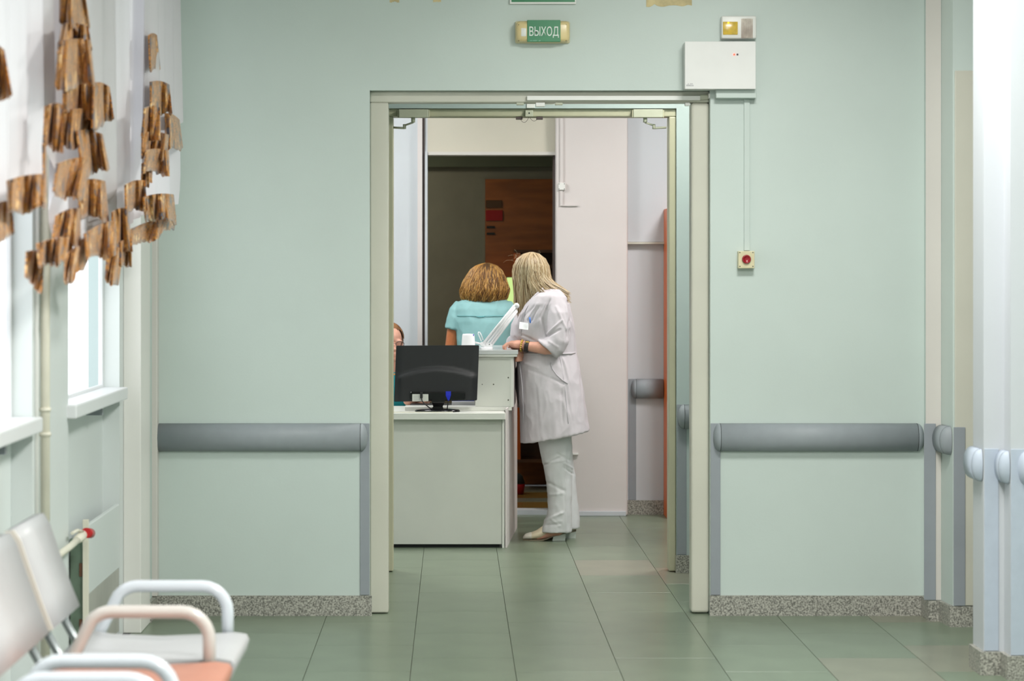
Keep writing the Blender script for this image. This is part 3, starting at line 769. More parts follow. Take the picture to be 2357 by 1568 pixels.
for ax, ay in ((1114, 801), (1126.5, 793)): 
    q = P(ax, ay, yl-.021); obj('screw', cyl(NB(), q+Vector((0, -.004, 0)), q+Vector((0, .004, 0)), 0.0036, 10), 'steel', s)
sc_ = P(1078, 782, yl)
obj('lamp_shade', loft(NB(), [[Vector((sc_.x+r_*math.cos(t_), yl+r_*math.sin(t_), z_)) for t_ in [2*math.pi*k/28 for k in range(28)]] for r_, z_ in ((0.0395, pz(800, yl)), (0.039, pz(798, yl)), (0.034, pz(772, yl)), (0.031, pz(769, yl)), (0.012, pz(768.4, yl)))]), 'lamp_white', s)
obj('shade_switch', B(px(1085, yl), px(1091, yl), yl-.02, yl-.005, pz(773.5, yl), pz(769.5, yl), 0.001), 'vga_blue', s)
obj('shade_arm', tube(NB(), [P(1091, 788, yl), P(1106, 792, yl)], 0.006, 8), 'lamp_white', s)
obj('handle_loop', tube(NB(), [P(1112, 783, yl), P(1107, 770, yl), P(1104, 764.5, yl), P(1101.5, 764, yl), P(1100.5, 768, yl), P(1104, 776, yl), P(1108, 786, yl)], 0.0028, 8), 'lamp_white', s)

# orange cabinet, wall board, conduits
s = thing('tall_cabinet', 'tall orange wooden cabinet standing against the reception wall', 'cabinet', (1.6, 14.74, 0))
cx0 = 1.300; cz = pz(482, 14.85)
obj('side_panel', B(cx0, cx0+0.02, 14.60, 14.88, 0.0, cz, 0.001, 1), 'orange_wood', s)
obj('body', B(cx0+0.02, 1.95, 14.62, 14.88, 0.05, cz-0.002), 'orange_wood', s)
obj('door', B(cx0+0.022, 1.62, 14.60, 14.619, 0.06, cz-0.01, 0.001, 1), 'orange_wood', s)
obj('door', B(1.624, 1.95, 14.60, 14.619, 0.06, cz-0.01, 0.001, 1), 'orange_wood', s)
obj('plinth', B(cx0+0.022, 1.95, 14.64, 14.87, 0.0, 0.05), 'dark_gap', s)
s = thing('wall_board', 'white board with a thin cream ledge high on the reception wall', 'board', (1.4, Y3, pz(561, Y3)))
obj('board', B(px(1445, Y3-.03), 2.2, Y3-0.025, Y3-0.001, pz(557, Y3), CEIL-0.15), 'white_paint', s)
obj('ledge', B(px(1441, Y3-.05), 2.2, Y3-0.045, Y3-0.001, pz(562, Y3), pz(557.5, Y3)), 'cream_paint', s)
YC = Y3-0.09
s = thing('junction_box', 'small white junction box with corner screws on the boxed column', 'junction box', P(1293, 438, YC))
obj('box', B(px(1285, YC), px(1301, YC), YC-0.022, YC-0.0005, pz(437.5, YC), pz(421, YC), 0.002), 'white_plastic', s)
for ax in (1287, 1299):
    for ay in (423.5, 435): 
        q = P(ax, ay, YC-.022); obj('screw', cyl(NB(), q+Vector((0, -.0006, 0)), q+Vector((0, .002, 0)), 0.0028, 8), 'screw_dark', s)
s = thing('wall_conduit', 'thin white conduit above and below the small junction box', 'conduit', P(1292, 474, YC))
obj('upper_run', B(px(1289, YC), px(1296, YC), YC-0.012, YC-0.0005, pz(421, YC), CEIL-0.02), 'pink_white_paint', s)
obj('lower_run', B(px(1289, YC), px(1295, YC), YC-0.012, YC-0.0005, pz(474, YC), pz(437.6, YC)), 'pink_white_paint', s)
obj('side_run', B(px(1295.3, YC), px(1330, YC), YC-0.012, YC-0.0005, pz(474.5, YC), pz(471, YC)), 'pink_white_paint', s)
tag(obj('wall_bracket', B(px(1300, YC), px(1331, YC), YC-0.02, YC-0.0005, pz(1047, YC), pz(1043, YC), 0.001, 1), 'white_plastic'), 'small white ledge on the boxed column behind the trousers', 'bracket')

# back room
yw = YB
s = thing('wooden_door', 'brown wooden door on the far wall of the dark room', 'door', (1.2, yw, 0))
obj('door_leaf', B(px(1117, yw), 2.3, yw-0.05, yw-0.001, 0.01, pz(413, yw), 0.002, 1), 'brown_wood', s)
obj('door_trim', B(px(1111, yw), px(1116.5, yw), yw-0.03, yw-0.001, 0.0, pz(411, yw)), 'backroom_wall', s)
yq = yw-0.052
tag(obj('door_plate', B(px(1118, yq), px(1157, yq), yq-0.006, yq, pz(508, yq), pz(484, yq), 0.001, 1), 'sign_red'), 'dark red plate fixed to the brown wooden door', 'sign')
tag(obj('door_plate', B(px(1118, yq), px(1155, yq), yq-0.006, yq, pz(478, yq), pz(461, yq), 0.001, 1), 'sign_brown'), 'dark brown plate above the red plate', 'sign')
for k, yy in enumerate((523, 538)):
    tag(obj('door_plate', B(px(1120, yq), px(1139, yq), yq-0.005, yq, pz(yy+2.5, yq), pz(yy-2.5, yq), 0.001, 1), 'dark_gap'), ('narrow black strip directly below the red plate', 'lower narrow black strip on the brown wooden door')[k], 'sign', 'black strips on the brown door')
s = thing('wall_cabinet', 'dark brown shelf unit in the dark room behind the women', 'cabinet', P(1230, 1063, 16.6))
yc_ = 16.55
obj('side_panel', B(px(1185, yc_), px(1198, yc_), yc_+.004, yw-0.06, pz(1063, yc_), pz(580, yc_)), 'orange_wood', s)
obj('back_board', B(px(1190, yc_), 1.7, yw-0.12, yw-0.09, pz(1063, yc_), pz(580, yc_)), 'dark_wood', s)
for yy in (575, 610, 700, 850, 1058): obj('shelf', B(px(1184, yc_), 1.7, yc_, yw-0.06, pz(yy+7, yc_), pz(yy, yc_)), 'dark_wood', s)
obj('leg', B(px(1186, yc_), px(1190, yc_), yc_, yc_+0.03, 0, pz(1064, yc_)), 'dark_wood', s)
obj('leg', B(1.66, 1.70, yc_, yc_+0.03, 0, pz(1064, yc_)), 'dark_wood', s)
s = thing('lit_display', 'pale green lit panel hanging on the dark shelf unit', 'display', P(1190, 712, 16.5))
yd_ = 16.50
obj('panel', B(px(1167, yd_), px(1232, yd_), yd_+.02, yd_+0.045, pz(712, yd_), pz(639, yd_), 0.002, 1), 'display_green', s)
obj('rim', B(px(1165.5, yd_), px(1233.5, yd_), yd_+.030, yd_+0.049, pz(713.5, yd_), pz(637.5, yd_)), 'dark_gasket', s)
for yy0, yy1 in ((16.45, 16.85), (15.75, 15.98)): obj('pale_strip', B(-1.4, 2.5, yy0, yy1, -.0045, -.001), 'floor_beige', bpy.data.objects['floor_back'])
s = thing('waste_bin', 'small red and dark bin on the floor of the dark room', 'bin', P(1196, 1120, 16.7))
q = Vector((px(1190, 16.3), 16.3, -0.003))
obj('bin_body', loft(NB(), [[q+Vector((r_*math.cos(a), r_*math.sin(a), z_)) for a in [2*math.pi*k/16 for k in range(16)]] for r_, z_ in ((0.045, 0), (0.055, 0.07))]), 'sign_red', s)
obj('bin_bag', loft(NB(), [[q+Vector((r_*math.cos(a), r_*math.sin(a), z_)) for a in [2*math.pi*k/16 for k in range(16)]] for r_, z_ in ((0.056, 0.071), (0.04, 0.12), (0.02, 0.14))]), 'dark_gap', s)

# ------------------------------------------------------------------ people
def capsule(bm, pts, rs, n=14):
    for i, (p, r) in enumerate(zip(pts, rs)):
        sph(bm, p, r, n, 8)
    for (p, q), (r, s_) in zip(zip(pts, pts[1:]), zip(rs, rs[1:])):
        tube(bm, [p, q], [r, s_], n)
def fused(name, bm, voxel, mats, parent, smooth_n=4, wrinkle=0.0, wscale=(9, 9, 5), factor=0.5, creases=()):
    """fuse overlapping closed shapes into one continuous surface"""
    me = bpy.data.meshes.new(name); bm.to_mesh(me); bm.free()
    o = bpy.data.objects.new(name, me); C.objects.link(o)
    m = o.modifiers.new('r', 'REMESH'); m.mode = 'VOXEL'; m.voxel_size = voxel; m.use_smooth_shade = True
    if smooth_n:
        m2 = o.modifiers.new('s', 'SMOOTH'); m2.iterations = smooth_n; m2.factor = factor
    bpy.context.view_layer.update()
    dg = bpy.context.evaluated_depsgraph_get()
    me2 = bpy.data.meshes.new_from_object(o.evaluated_get(dg))
    bpy.data.objects.remove(o); bpy.data.meshes.remove(me)
    if wrinkle:
        nr = [v.normal.copy() for v in me2.vertices]
        for v, n in zip(me2.vertices, nr):
            c = v.co
            q = V(c.x*wscale[0], c.y*wscale[1], c.z*wscale[2])
            k = noise.noise(q)+0.5*noise.noise(q*2.3+V(3, 1, 7))
            k = 1-abs(k)*2.2
            e = 0.0
            if creases and n.y < 0.15:
                ix, iy = U0+F*c.x/c.y, V0+F*(H-c.z)/c.y
                for x0, y0, x1, y1, am, wd_ in creases:
                    dx, dy = x1-x0, y1-y0; l2 = dx*dx+dy*dy
                    t = ((ix-x0)*dx+(iy-y0)*dy)/l2
                    if -.1 < t < 1.1:
                        d = abs((ix-x0)*dy-(iy-y0)*dx)/math.sqrt(l2)
                        if d < 3*wd_: e += am*math.exp(-(d/wd_)**2)*max(0, min(1, min(t+.1, 1.1-t)*5))
            v.co = c+n*(wrinkle*k+e)
    off = base_of(parent)
    for v in me2.vertices: v.co -= off
    me2.materials.clear()
    for k in mats: me2.materials.append(MATS[k])
    for p in me2.polygons: p.use_smooth = True
    ob = bpy.data.objects.new(name, me2); C.objects.link(ob); ob.parent = parent
    return ob
def ell_ring(cx, cy, z, rx, ry, n=32, tilt=0.0, e=2.3):
    out = []
    for k in range(n):
        a = 2*math.pi*k/n; c_, s_ = math.cos(a), math.sin(a)
        x = rx*math.copysign(abs(c_)**(2/e), c_); y = ry*math.copysign(abs(s_)**(2/e), s_)
        out.append(V(cx+x, cy+y, z+tilt*x/rx))
    return out
def oriented_ring(c, nrm, r1, r2, ref=V(0, 1, 0), n=24):
    nrm = nrm.normalized(); a_ = (ref-nrm*ref.dot(nrm)).normalized(); b_ = nrm.cross(a_)
    return [c+a_*(r1*math.cos(t))+b_*(r2*math.sin(t)) for t in [2*math.pi*k/n for k in range(n)]]
def head(bm, c, fwd, s=1.0, tilt=0):
    """skull, jaw, nose, lips, brows, ears; c = centre of the skull"""
    f = V(fwd[0], fwd[1], 0).normalized(); l = V(-f.y, f.x, 0)
    M = Matrix(((f.x, l.x, 0, 0), (f.y, l.y, 0, 0), (0, 0, 1, 0), (0, 0, 0, 1)))
    def e(off, r): sph(bm, c+f*off[0]*s+l*off[1]*s+V(0, 0, off[2]*s), tuple(q*s for q in r), 18, 12, M)
    e((-.008, 0, 0.022), (.094, .074, .088)); e((.022, 0, -.040), (.066, .058, .072)); e((.058, 0, -.088), (.026, .028, .022))
    e((.092, 0, -.022), (.014, .012, .022)); e((.100, 0, -.034), (.013, .013, .011))
    e((.080, 0, -.060), (.013, .026, .008)); e((.079, 0, -.070), (.012, .022, .008))
    for q in (-1, 1):
        e((.077, q*.032, .012), (.012, .026, .010)); e((.074, q*.032, -.006), (.012, .013, .010)); e((.060, q*.040, -.034), (.020, .018, .02))
        e((-.006, q*.076, -.012), (.020, .009, .032))
def finger(bm, pts, r0=0.0088, r1=0.0070):
    n = len(pts)
    capsule(bm, [V(*p) for p in pts], [r0+(r1-r0)*i/(n-1) for i in range(n)], 10)
def hair_strand(bm, pts, r, mi):
    rs = [r*(0.7+0.6*math.sin(math.pi*min(1, (i+1)/(len(pts)))**0.8))*(0.35 if i == len(pts)-1 else 1) for i in range(len(pts))]
    tube(bm, pts, rs, 3, False, mi=mi)
def bez(a, b, c, d, n):
    return [a*(1-t)**3+b*3*t*(1-t)**2+c*3*t*t*(1-t)+d*t**3 for t in [i/n for i in range(n+1)]]

# ---- woman in white, side on, leaning on the counter
WY = 13.50
S = F/WY
def q_(x, y, Y=WY): return P(x, y, Y)
wm = thing('person', 'person with long blonde hair in a white coat leaning on the counter', 'person', (px(1285, WY), WY, 0))
bm = NB()
hc = q_(1221, 634)
hc = V(hc.x, WY+0.0, hc.z)
head(bm, hc, (-0.45, 0.9), 1.0)
nk = q_(1238, 690); 
capsule(bm, [V(hc.x+.012, WY, hc.z-.06), V(nk.x-0.005, WY, nk.z+0.01), V(nk.x+.03, WY, 1.26)], [.050, .052, .075])
capsule(bm, [V(.50, WY, 1.27), V(.50, WY, 1.05), V(.53, WY, .88)], [.11, .12, .13])
capsule(bm, [V(.50, WY-.13, 1.30), V(.50, WY+.13, 1.30)], [.06, .06])
# legs
for yy, dx in ((WY-.065, 0), (WY+.065, .035)):
    capsule(bm, [V(.54, yy, .86), V(.575+dx*.3, yy, .48), V(.60+dx, yy, .11), V(.575+dx, yy, .06)], [.08, .048, .038, .035])
    capsule(bm, [V(.585+dx, yy, .055), V(.47+dx, yy, .028)], [.03, .024])
# near (left) arm
sh = q_(1283, 700, 13.38); el = q_(1282, 800, 13.285); wr_ = q_(1212, 797, 13.30)
capsule(bm, [sh, el], [.05, .035]); capsule(bm, [el, q_(1255, 802, 13.28), wr_], [.036, .036, .0255])
# left hand, palm down over the right hand
hz_ = CT
pm = q_(1190, 793, 13.34)
M_ = Matrix.Identity(4)
sph(bm, V(pm.x+.006, 13.335, pm.z), (.044, .038, .025), 16, 10); sph(bm, V(pm.x-.022, 13.345, pm.z+.002), (.030, .040, .020), 14, 8)
capsule(bm, [wr_, V(pm.x+.03, 13.325, pm.z)], [.025, .024])
for k in range(4):
    yk = 13.308+k*0.021
    bx_ = pm.x-.036-0.004*(1.5-abs(k-1.5)); ln = (0.82, .96, 1.0, .9)[k]
    finger(bm, [(bx_+.008, yk, pm.z+.006), (bx_-.018*ln, yk+.004, pm.z+.006-.002*k), (bx_-.036*ln, yk+.006, pm.z-.012), (bx_-.034*ln, yk+.005, pm.z-.026+.001*k)])
finger(bm, [(pm.x+.012, 13.372, pm.z-.004), (pm.x-.018, 13.396, pm.z-.010), (pm.x-.045, 13.400, pm.z-.016)], .0105, .008)
# far (right) arm and the hand gripping the counter edge
sh2 = q_(1262, 705, 13.70); el2 = q_(1232, 806, 13.74); wr2 = q_(1196, 806, 13.50)
capsule(bm, [sh2, el2], [.05, .040]); capsule(bm, [el2, wr2], [.038, .025])
rp = q_(1198, 816, 13.40)
sph(bm, rp, (.024, .038, .026), 16, 10)
capsule(bm, [wr2, rp], [.025, .024])
for k in range(4):
    zk_ = rp.z+.018-k*0.0155
    finger(bm, [(rp.x+.006, 13.385, zk_), (rp.x-.006+.002*k, 13.352, zk_-.002), (rp.x-.018, 13.340, zk_-.004), (rp.x-.028, 13.352, zk_-.005)], .0088, .0075)
finger(bm, [(rp.x-.008, 13.395, rp.z+.022), (rp.x-.03, 13.375, rp.z+.034), (rp.x-.05, 13.362, rp.z+.038)], .010, .008)
fused('body', bm, 0.0042, ['skin'], wm, 3)
# coat
bm = NB()
tab = [(664, 1236, 1268, .055), (671, 1226, 1290, .125), (681, 1214, 1301, .178), (698, 1202, 1311, .200), (724, 1187, 1317, .205), (748, 1176, 1321, .205), (772, 1175, 1323, .200),
       (792, 1184, 1325, .192), (806, 1191, 1326, .186), (816, 1191, 1327, .186), (840, 1190, 1333, .198), (880, 1193, 1340, .214), (930, 1196, 1347, .224), (972, 1198, 1353, .230)]
rings = []
for y, a, b, ry in tab:
    xa, xb = px(a, WY), px(b, WY)
    rings.append(ell_ring((xa+xb)/2, WY, pz(y, WY), (xb-xa)/2, ry, 36))
xa, xb = px(1199, WY), px(1357, WY)
rings.append(ell_ring((xa+xb)/2, WY, pz(1004, WY), (xb-xa)/2, .232, 36, tilt=.036))
loft(bm, rings[::-1])
DN = V(0, 0, -1)
def sleeve(bm, specs):
    loft(bm, [oriented_ring(P(*c), V(*n), r1, r2) for c, n, r1, r2 in specs])
sleeve(bm, [((1272, 676, 13.44), (0.05, -.5, -.8), .050, .056), ((1278, 692, 13.39), (.05, -.35, -1), .070, .068), ((1283, 724, 13.335), (.05, -.15, -1), .074, .066), ((1286, 756, 13.30), (0, -.05, -1), .072, .060), ((1284, 782, 13.285), (-.30, 0, -.95), .070, .060), ((1273, 797, 13.28), (-.55, 0, -.8), .066, .066), ((1259, 803, 13.28), (-.67, 0, -.72), .064, .072)])
sleeve(bm, [((1262, 676, 13.58), (-.1, .5, -.8), .055, .060), ((1258, 698, 13.66), (-.1, .35, -1), .076, .074), ((1250, 740, 13.73), (-.2, .15, -1), .076, .072), ((1232, 780, 13.735), (-.6, -.2, -.8), .072, .070), ((1205, 792, 13.68), (-1, -.4, -.2), .06, .06), ((1176, 796, 13.56), (-.9, -.7, .0), .052, .056)])
COAT_FOLDS = [(1266, 690, 1246, 730, -.010, 2.6), (1246, 730, 1254, 772, -.013, 2.6), (1255, 700, 1243, 740, .007, 2.2), (1280, 705, 1293, 738, .007, 2.2), (1293, 738, 1305, 762, .006, 2.2), (1260, 770, 1293, 738, .009, 2.2), (1258, 776, 1290, 758, -.007, 2.4),
    (1306, 690, 1314, 735, -.008, 2.4), (1309, 735, 1306, 780, -.008, 2.6), (1300, 700, 1312, 760, .006, 2.0), (1232, 704, 1206, 728, -.006, 2.0), (1240, 706, 1222, 742, -.006, 2.0), (1236, 700, 1214, 736, .005, 1.8), (1247, 712, 1238, 750, .005, 2.0), (1185, 775, 1196, 792, -.008, 2.2), (1196, 768, 1230, 784, -.006, 2.6),
    (1262, 785, 1284, 800, .005, 2.0), (1205, 835, 1240, 848, .005, 2.6), (1215, 850, 1260, 868, -.004, 3.0), (1296, 826, 1310, 880, .005, 2.4), (1306, 880, 1318, 960, .005, 3.0), (1292, 900, 1296, 975, -.005, 3.0), (1240, 890, 1246, 980, .004, 4.0), (1268, 870, 1300, 884, -.006, 2.2)]
coat = fused('coat', bm, 0.0058, ['coat_white'], wm, 4, wrinkle=0.0038, wscale=(13, 9, 6), creases=COAT_FOLDS)
# flap of the open coat front
bm = NB()
rws = []
for x, y in ((1191, 838), (1185, 852), (1186, 890), (1190, 925), (1190, 938)):
    p = q_(x, y, 13.66); p2 = q_(1203, y, 13.52)
    rws.append([p, (p+p2)/2+V(0, -.02, 0), p2, p2+V(.004, .006, 0), (p+p2)/2+V(.004, -.014, 0), p+V(.004, .006, 0)])
loft(bm, rws)
obj('coat_flap', bm, 'coat_white', wm, True)
# collar, placket, waist seam, pocket, hem
bm = NB()
cpath = [q_(1254, 666, 13.42), q_(1243, 674, 13.375), q_(1232, 685, 13.365), q_(1222, 696, 13.38), q_(1213, 702, 13.41), q_(1207, 697, 13.46), q_(1210, 690, 13.52)]
loft(bm, [[p+V(0, .0, -.012), p+V(-.006, -.010, .002), p+V(-.004, -.004, .016), p+V(.004, .004, .020), p+V(.008, .008, .0)] for p in cpath])
obj('collar', bm, 'coat_white', wm, True)
def surf_y(x, y, back=0.0):
    """depth of the coat surface facing the camera at a picture position of its own plane"""
    for (y0, a0, b0, r0), (y1, a1, b1, r1) in zip(tab, tab[1:]):
        if y0 <= y <= y1:
            t = (y-y0)/(y1-y0); a, b, r = a0+(a1-a0)*t, b0+(b1-b0)*t, r0+(r1-r0)*t
            u = max(-.98, min(.98, (x-(a+b)/2)/((b-a)/2)))
            return WY-r*(1-abs(u)**2.3)**(1/2.3)-back
    return WY-.22-back
def stitched(name, pts, r, m, parent, back=.006):
    bm = NB(); pp = []
    for x, y in pts:
        Y = surf_y(x, y, back)
        pp.append(V(px(x, WY), Y, pz(y, WY)))
    tube(bm, pp, r, 6)
    return obj(name, bm, m, parent)
stitched('placket_seam', [(1213, 702), (1206, 716), (1202, 735), (1199, 750), (1197, 766), (1197, 784)], .0028, 'seam_grey', wm)
stitched('waist_seam', [(1197, 812)]+[(1200+i*14, 812) for i in range(1, 9)]+[(1322, 811)], .0042, 'coat_white', wm)
stitched('pocket_edge', [(1264, 832), (1268, 846), (1278, 860), (1290, 871), (1303, 880)], .0032, 'seam_grey', wm)
stitched('side_seam', [(1286, 816), (1291, 850), (1298, 900), (1302, 950), (1304, 970)], .0022, 'seam_grey', wm, .002)
stitched('front_edge', [(1194, 822), (1197, 850), (1201, 890), (1203, 930), (1203, 970)], .0032, 'seam_grey', wm)
# badge and pen
Yb = surf_y(1205, 748, .022)
bm = B(px(1193, WY), px(1214, WY), Yb-0.0015, Yb+.0015, pz(757, WY), pz(740.5, WY))
bmesh.ops.rotate(bm, cent=V(px(1204, WY), Yb, pz(749, WY)), matrix=Matrix.Rotation(math.radians(8), 3, 'Y') @ Matrix.Rotation(math.radians(8), 3, 'Z') @ Matrix.Rotation(math.radians(-20), 3, 'X'), verts=bm.verts)
obj('name_badge', bm, 'badge_white', wm, label='blank white name badge')
Yp = surf_y(1217, 735, .016)
obj('pen', cyl(NB(), V(px(1216.5, WY), Yp, pz(729, WY)), V(px(1218, WY), Yp, pz(742, WY)), .0042, 8), 'pen_blue', wm, label='blue pen clipped in the breast pocket')
# watch and bracelet
wd = (q_(1212, 797, 13.30)-q_(1255, 803, 13.28)).normalized()
bmw = NB(); 
def band(c, half, r, nn=24):
    bm = NB(); loft(bm, [oriented_ring(c-wd*half, wd, r*.96, r), oriented_ring(c-wd*half*.6, wd, r*1.04, r*1.07), oriented_ring(c+wd*half*.6, wd, r*1.04, r*1.07), oriented_ring(c+wd*half, wd, r*.96, r)]); return bm
wc = q_(1212.5, 798, 13.30)
wt = obj('watch', band(wc, .012, .0305), 'watch_black', wm, True, label='black watch with a gold case')
obj('watch_case', sph(NB(), wc+V(.002, -.014, .024), (.013, .011, .007), 14, 8), 'watch_gold', wt)
br = NB(); c2 = q_(1201, 796, 13.31)
for k in range(16):
    a = 2*math.pi*k/16; rg = oriented_ring(c2, wd, .030, .0295, n=16)[k]; sph(br, rg, .0062, 8, 6)
obj('bracelet', br, 'watch_gold', wm)
# trousers
bm = NB()
def leg(rows, Y, ry):
    rr = []
    for y, a, b, k in rows:
        xa, xb = px(a, WY), px(b, WY)
        rr.append(ell_ring((xa+xb)/2, Y, pz(y, WY), (xb-xa)/2, ry*k, 28, e=2.1))
    loft(bm, rr[::-1])
leg([(880, 1225, 1322, 1.1), (960, 1228, 1314, 1.05), (1015, 1237, 1315, 1.0), (1050, 1245, 1316, .95), (1080, 1252, 1316, .92), (1110, 1257, 1315, .92), (1140, 1260, 1315, .95), (1170, 1260, 1315, 1.0), (1195, 1254, 1315, 1.05), (1212, 1246, 1315, 1.08), (1222, 1243, 1315, 1.1)], WY-.062, .080)
leg([(880, 1230, 1325, 1.1), (960, 1236, 1318, 1.05), (1015, 1244, 1316, 1.0), (1060, 1254, 1320, .95), (1100, 1264, 1326, .92), (1140, 1268, 1330, .95), (1180, 1268, 1334, 1.0), (1218, 1262, 1337, 1.1)], WY+.070, .078)
LEG_FOLDS = [(1302, 1040, 1303, 1215, .005, 1.6), (1250, 1072, 1292, 1052, -.007, 2.6), (1256, 1066, 1300, 1060, .005, 2.2), (1282, 1044, 1312, 1060, -.006, 2.0), (1296, 1066, 1318, 1078, .005, 1.8), (1296, 1076, 1320, 1092, -.005, 1.8), (1258, 1110, 1300, 1130, -.005, 3.0), (1262, 1140, 1296, 1136, .004, 3.0), (1254, 1200, 1296, 1180, .007, 3.0), (1256, 1210, 1290, 1206, -.007, 3.0), (1270, 1196, 1290, 1212, .005, 2.4)]
fused('trousers', bm, 0.0058, ['trouser_white'], wm, 3, wrinkle=0.0028, wscale=(14, 9, 8), creases=LEG_FOLDS)
# shoes: beige mules with block heels
def shoe(Y, x0, x1):
    k = (px(x1, Y)-px(x0, Y))
    X = lambda u: px(x0, Y)+k*u
    sh_ = obj('shoe', loft(NB(), [ell_ring_yz for ell_ring_yz in [[V(X(u), Y+hw*math.cos(t), zb+(zt-zb)*(.5+.5*math.sin(t))) for t in [2*math.pi*j/18 for j in range(18)]] for u, hw, zb, zt in ((0.0, .012, .009, .020), (.05, .028, .007, .034), (.15, .038, .006, .043), (.3, .042, .007, .056), (.45, .040, .011, .080), (.58, .034, .020, .086), (.7, .030, .032, .064), (.85, .031, .042, .060), (1.0, .022, .045, .058))]]), 'shoe_beige', wm, True, label='beige leather mule')
    obj('toe_cap', loft(NB(), [[V(X(u), Y+hw*math.cos(t), zb+(zt-zb)*(.5+.5*math.sin(t))) for t in [2*math.pi*j/18 for j in range(18)]] for u, hw, zb, zt in ((-.012, .010, .007, .021), (.04, .030, .006, .036), (.15, .040, .005, .0455), (.19, .040, .006, .046))]), 'shoe_toe', sh_, True)
    bm = NB()
    prof = [(-.015, .0), (.15, .0), (.42, .0), (.55, .008), (.72, .024), (1.0, .040)]
    for s2 in (0,):
        top = []
        rr = []
        for u, z in prof:
            hw = (.015, .036, .040, .034, .030, .026)[prof.index((u, z))]
            rr.append([V(X(u), Y-hw, z+.0006), V(X(u), Y+hw, z+.0006), V(X(u), Y+hw, z+.007), V(X(u), Y-hw, z+.007)])
        loft(bm, rr, smooth=False)
    obj('sole', bm, 'shoe_sole', sh_)
    obj('heel', loft(NB(), [[V(X(a), Y-.024, z), V(X(b), Y-.024, z), V(X(b), Y+.024, z), V(X(a), Y+.024, z)] for a, b, z in ((.68, .985, .0004), (.70, .99, .02), (.66, .995, .046))], smooth=False), 'heel_grey', sh_)
shoe(13.445, 1205, 1302)
shoe(13.565, 1229, 1326)
# hair
bm = NB()
sph(bm, hc+V(.004, -.004, .018), (.098, .094, .103), 24, 16, mi=1)
hcx, hcy, hcz = hc
for i in range(2600):
    ph = R.uniform(0, 2*math.pi); cph, sph_ = math.cos(ph), math.sin(ph)
    # leave the face (towards -x, +y) free
    if cph*-0.45+sph_*0.9 > 0.72: continue
    t = min(1, max(0, (cph+.75)/1.45)); t = t*t*(3-2*t)
    jit = R.gauss(0, 1)
    Rr = 1+.05*R.random()
    def on(th): return V(hcx+.004+.100*Rr*math.sin(th)*cph, hcy-.004+.098*Rr*math.sin(th)*sph_, hcz+.018+.107*Rr*math.cos(th))
    pts = [on(math.radians(a)) for a in (4, 25, 48, 72)]
    e0 = on(math.radians(88)); dn = (on(math.radians(92))-on(math.radians(84))).normalized()
    xe = (1-t)*(hcx-.060)+t*(hcx+.205)+jit*.010
    ze = (1-t)*1.315+t*1.362+R.uniform(-.035, .03)+ (.03 if .25 < t < .6 else 0)
    ye = hcy+sph_*.105 + (-.03 if sph_ < 0 else .02)
    if t > .55: ye = hcy+sph_*.09
    if cph < -.25 and sph_ < .2: ze -= R.uniform(0, .075)
    e3 = V(xe, ye, ze)
    e2 = e3+V((e0.x-e3.x)*.45-(.0 if t < .5 else .02), (e0.y-e3.y)*.3, .05)
    pts += bez(e0, e0+dn*.055, e2, e3, 6)
    pts = [p+V(0, 0, 0)+V(R.gauss(0, .0012), R.gauss(0, .0012), 0) for p in pts]
    mi = R.choices((0, 1, 2), (5, 3 if t < .75 else 2, 4))[0]
    hair_strand(bm, pts, R.uniform(.0014, .0026), mi)
for i in range(14):   # flyaways over the crown
    a = R.uniform(-2.6, -0.2); st = hc+V(.09*math.cos(a)*.6, -.04, .10+.02*R.random()); st.z = hcz+.018+.10*math.sin(R.uniform(.5, 1.4))
    st.x = hcx-.085+R.random()*.12
    d = V(R.uniform(-.05, .03), R.uniform(-.03, .03), R.uniform(.012, .04))
    tube(bm, bez(st, st+d*.5, st+d+V(-.02, 0, -.005), st+d+V(R.uniform(-.04, .02), 0, R.uniform(-.035, .01)), 6), .0003, 3, mi=2)
obj('hair', bm, ['hair_blonde', 'hair_blonde_dark', 'hair_blonde_light'], wm)

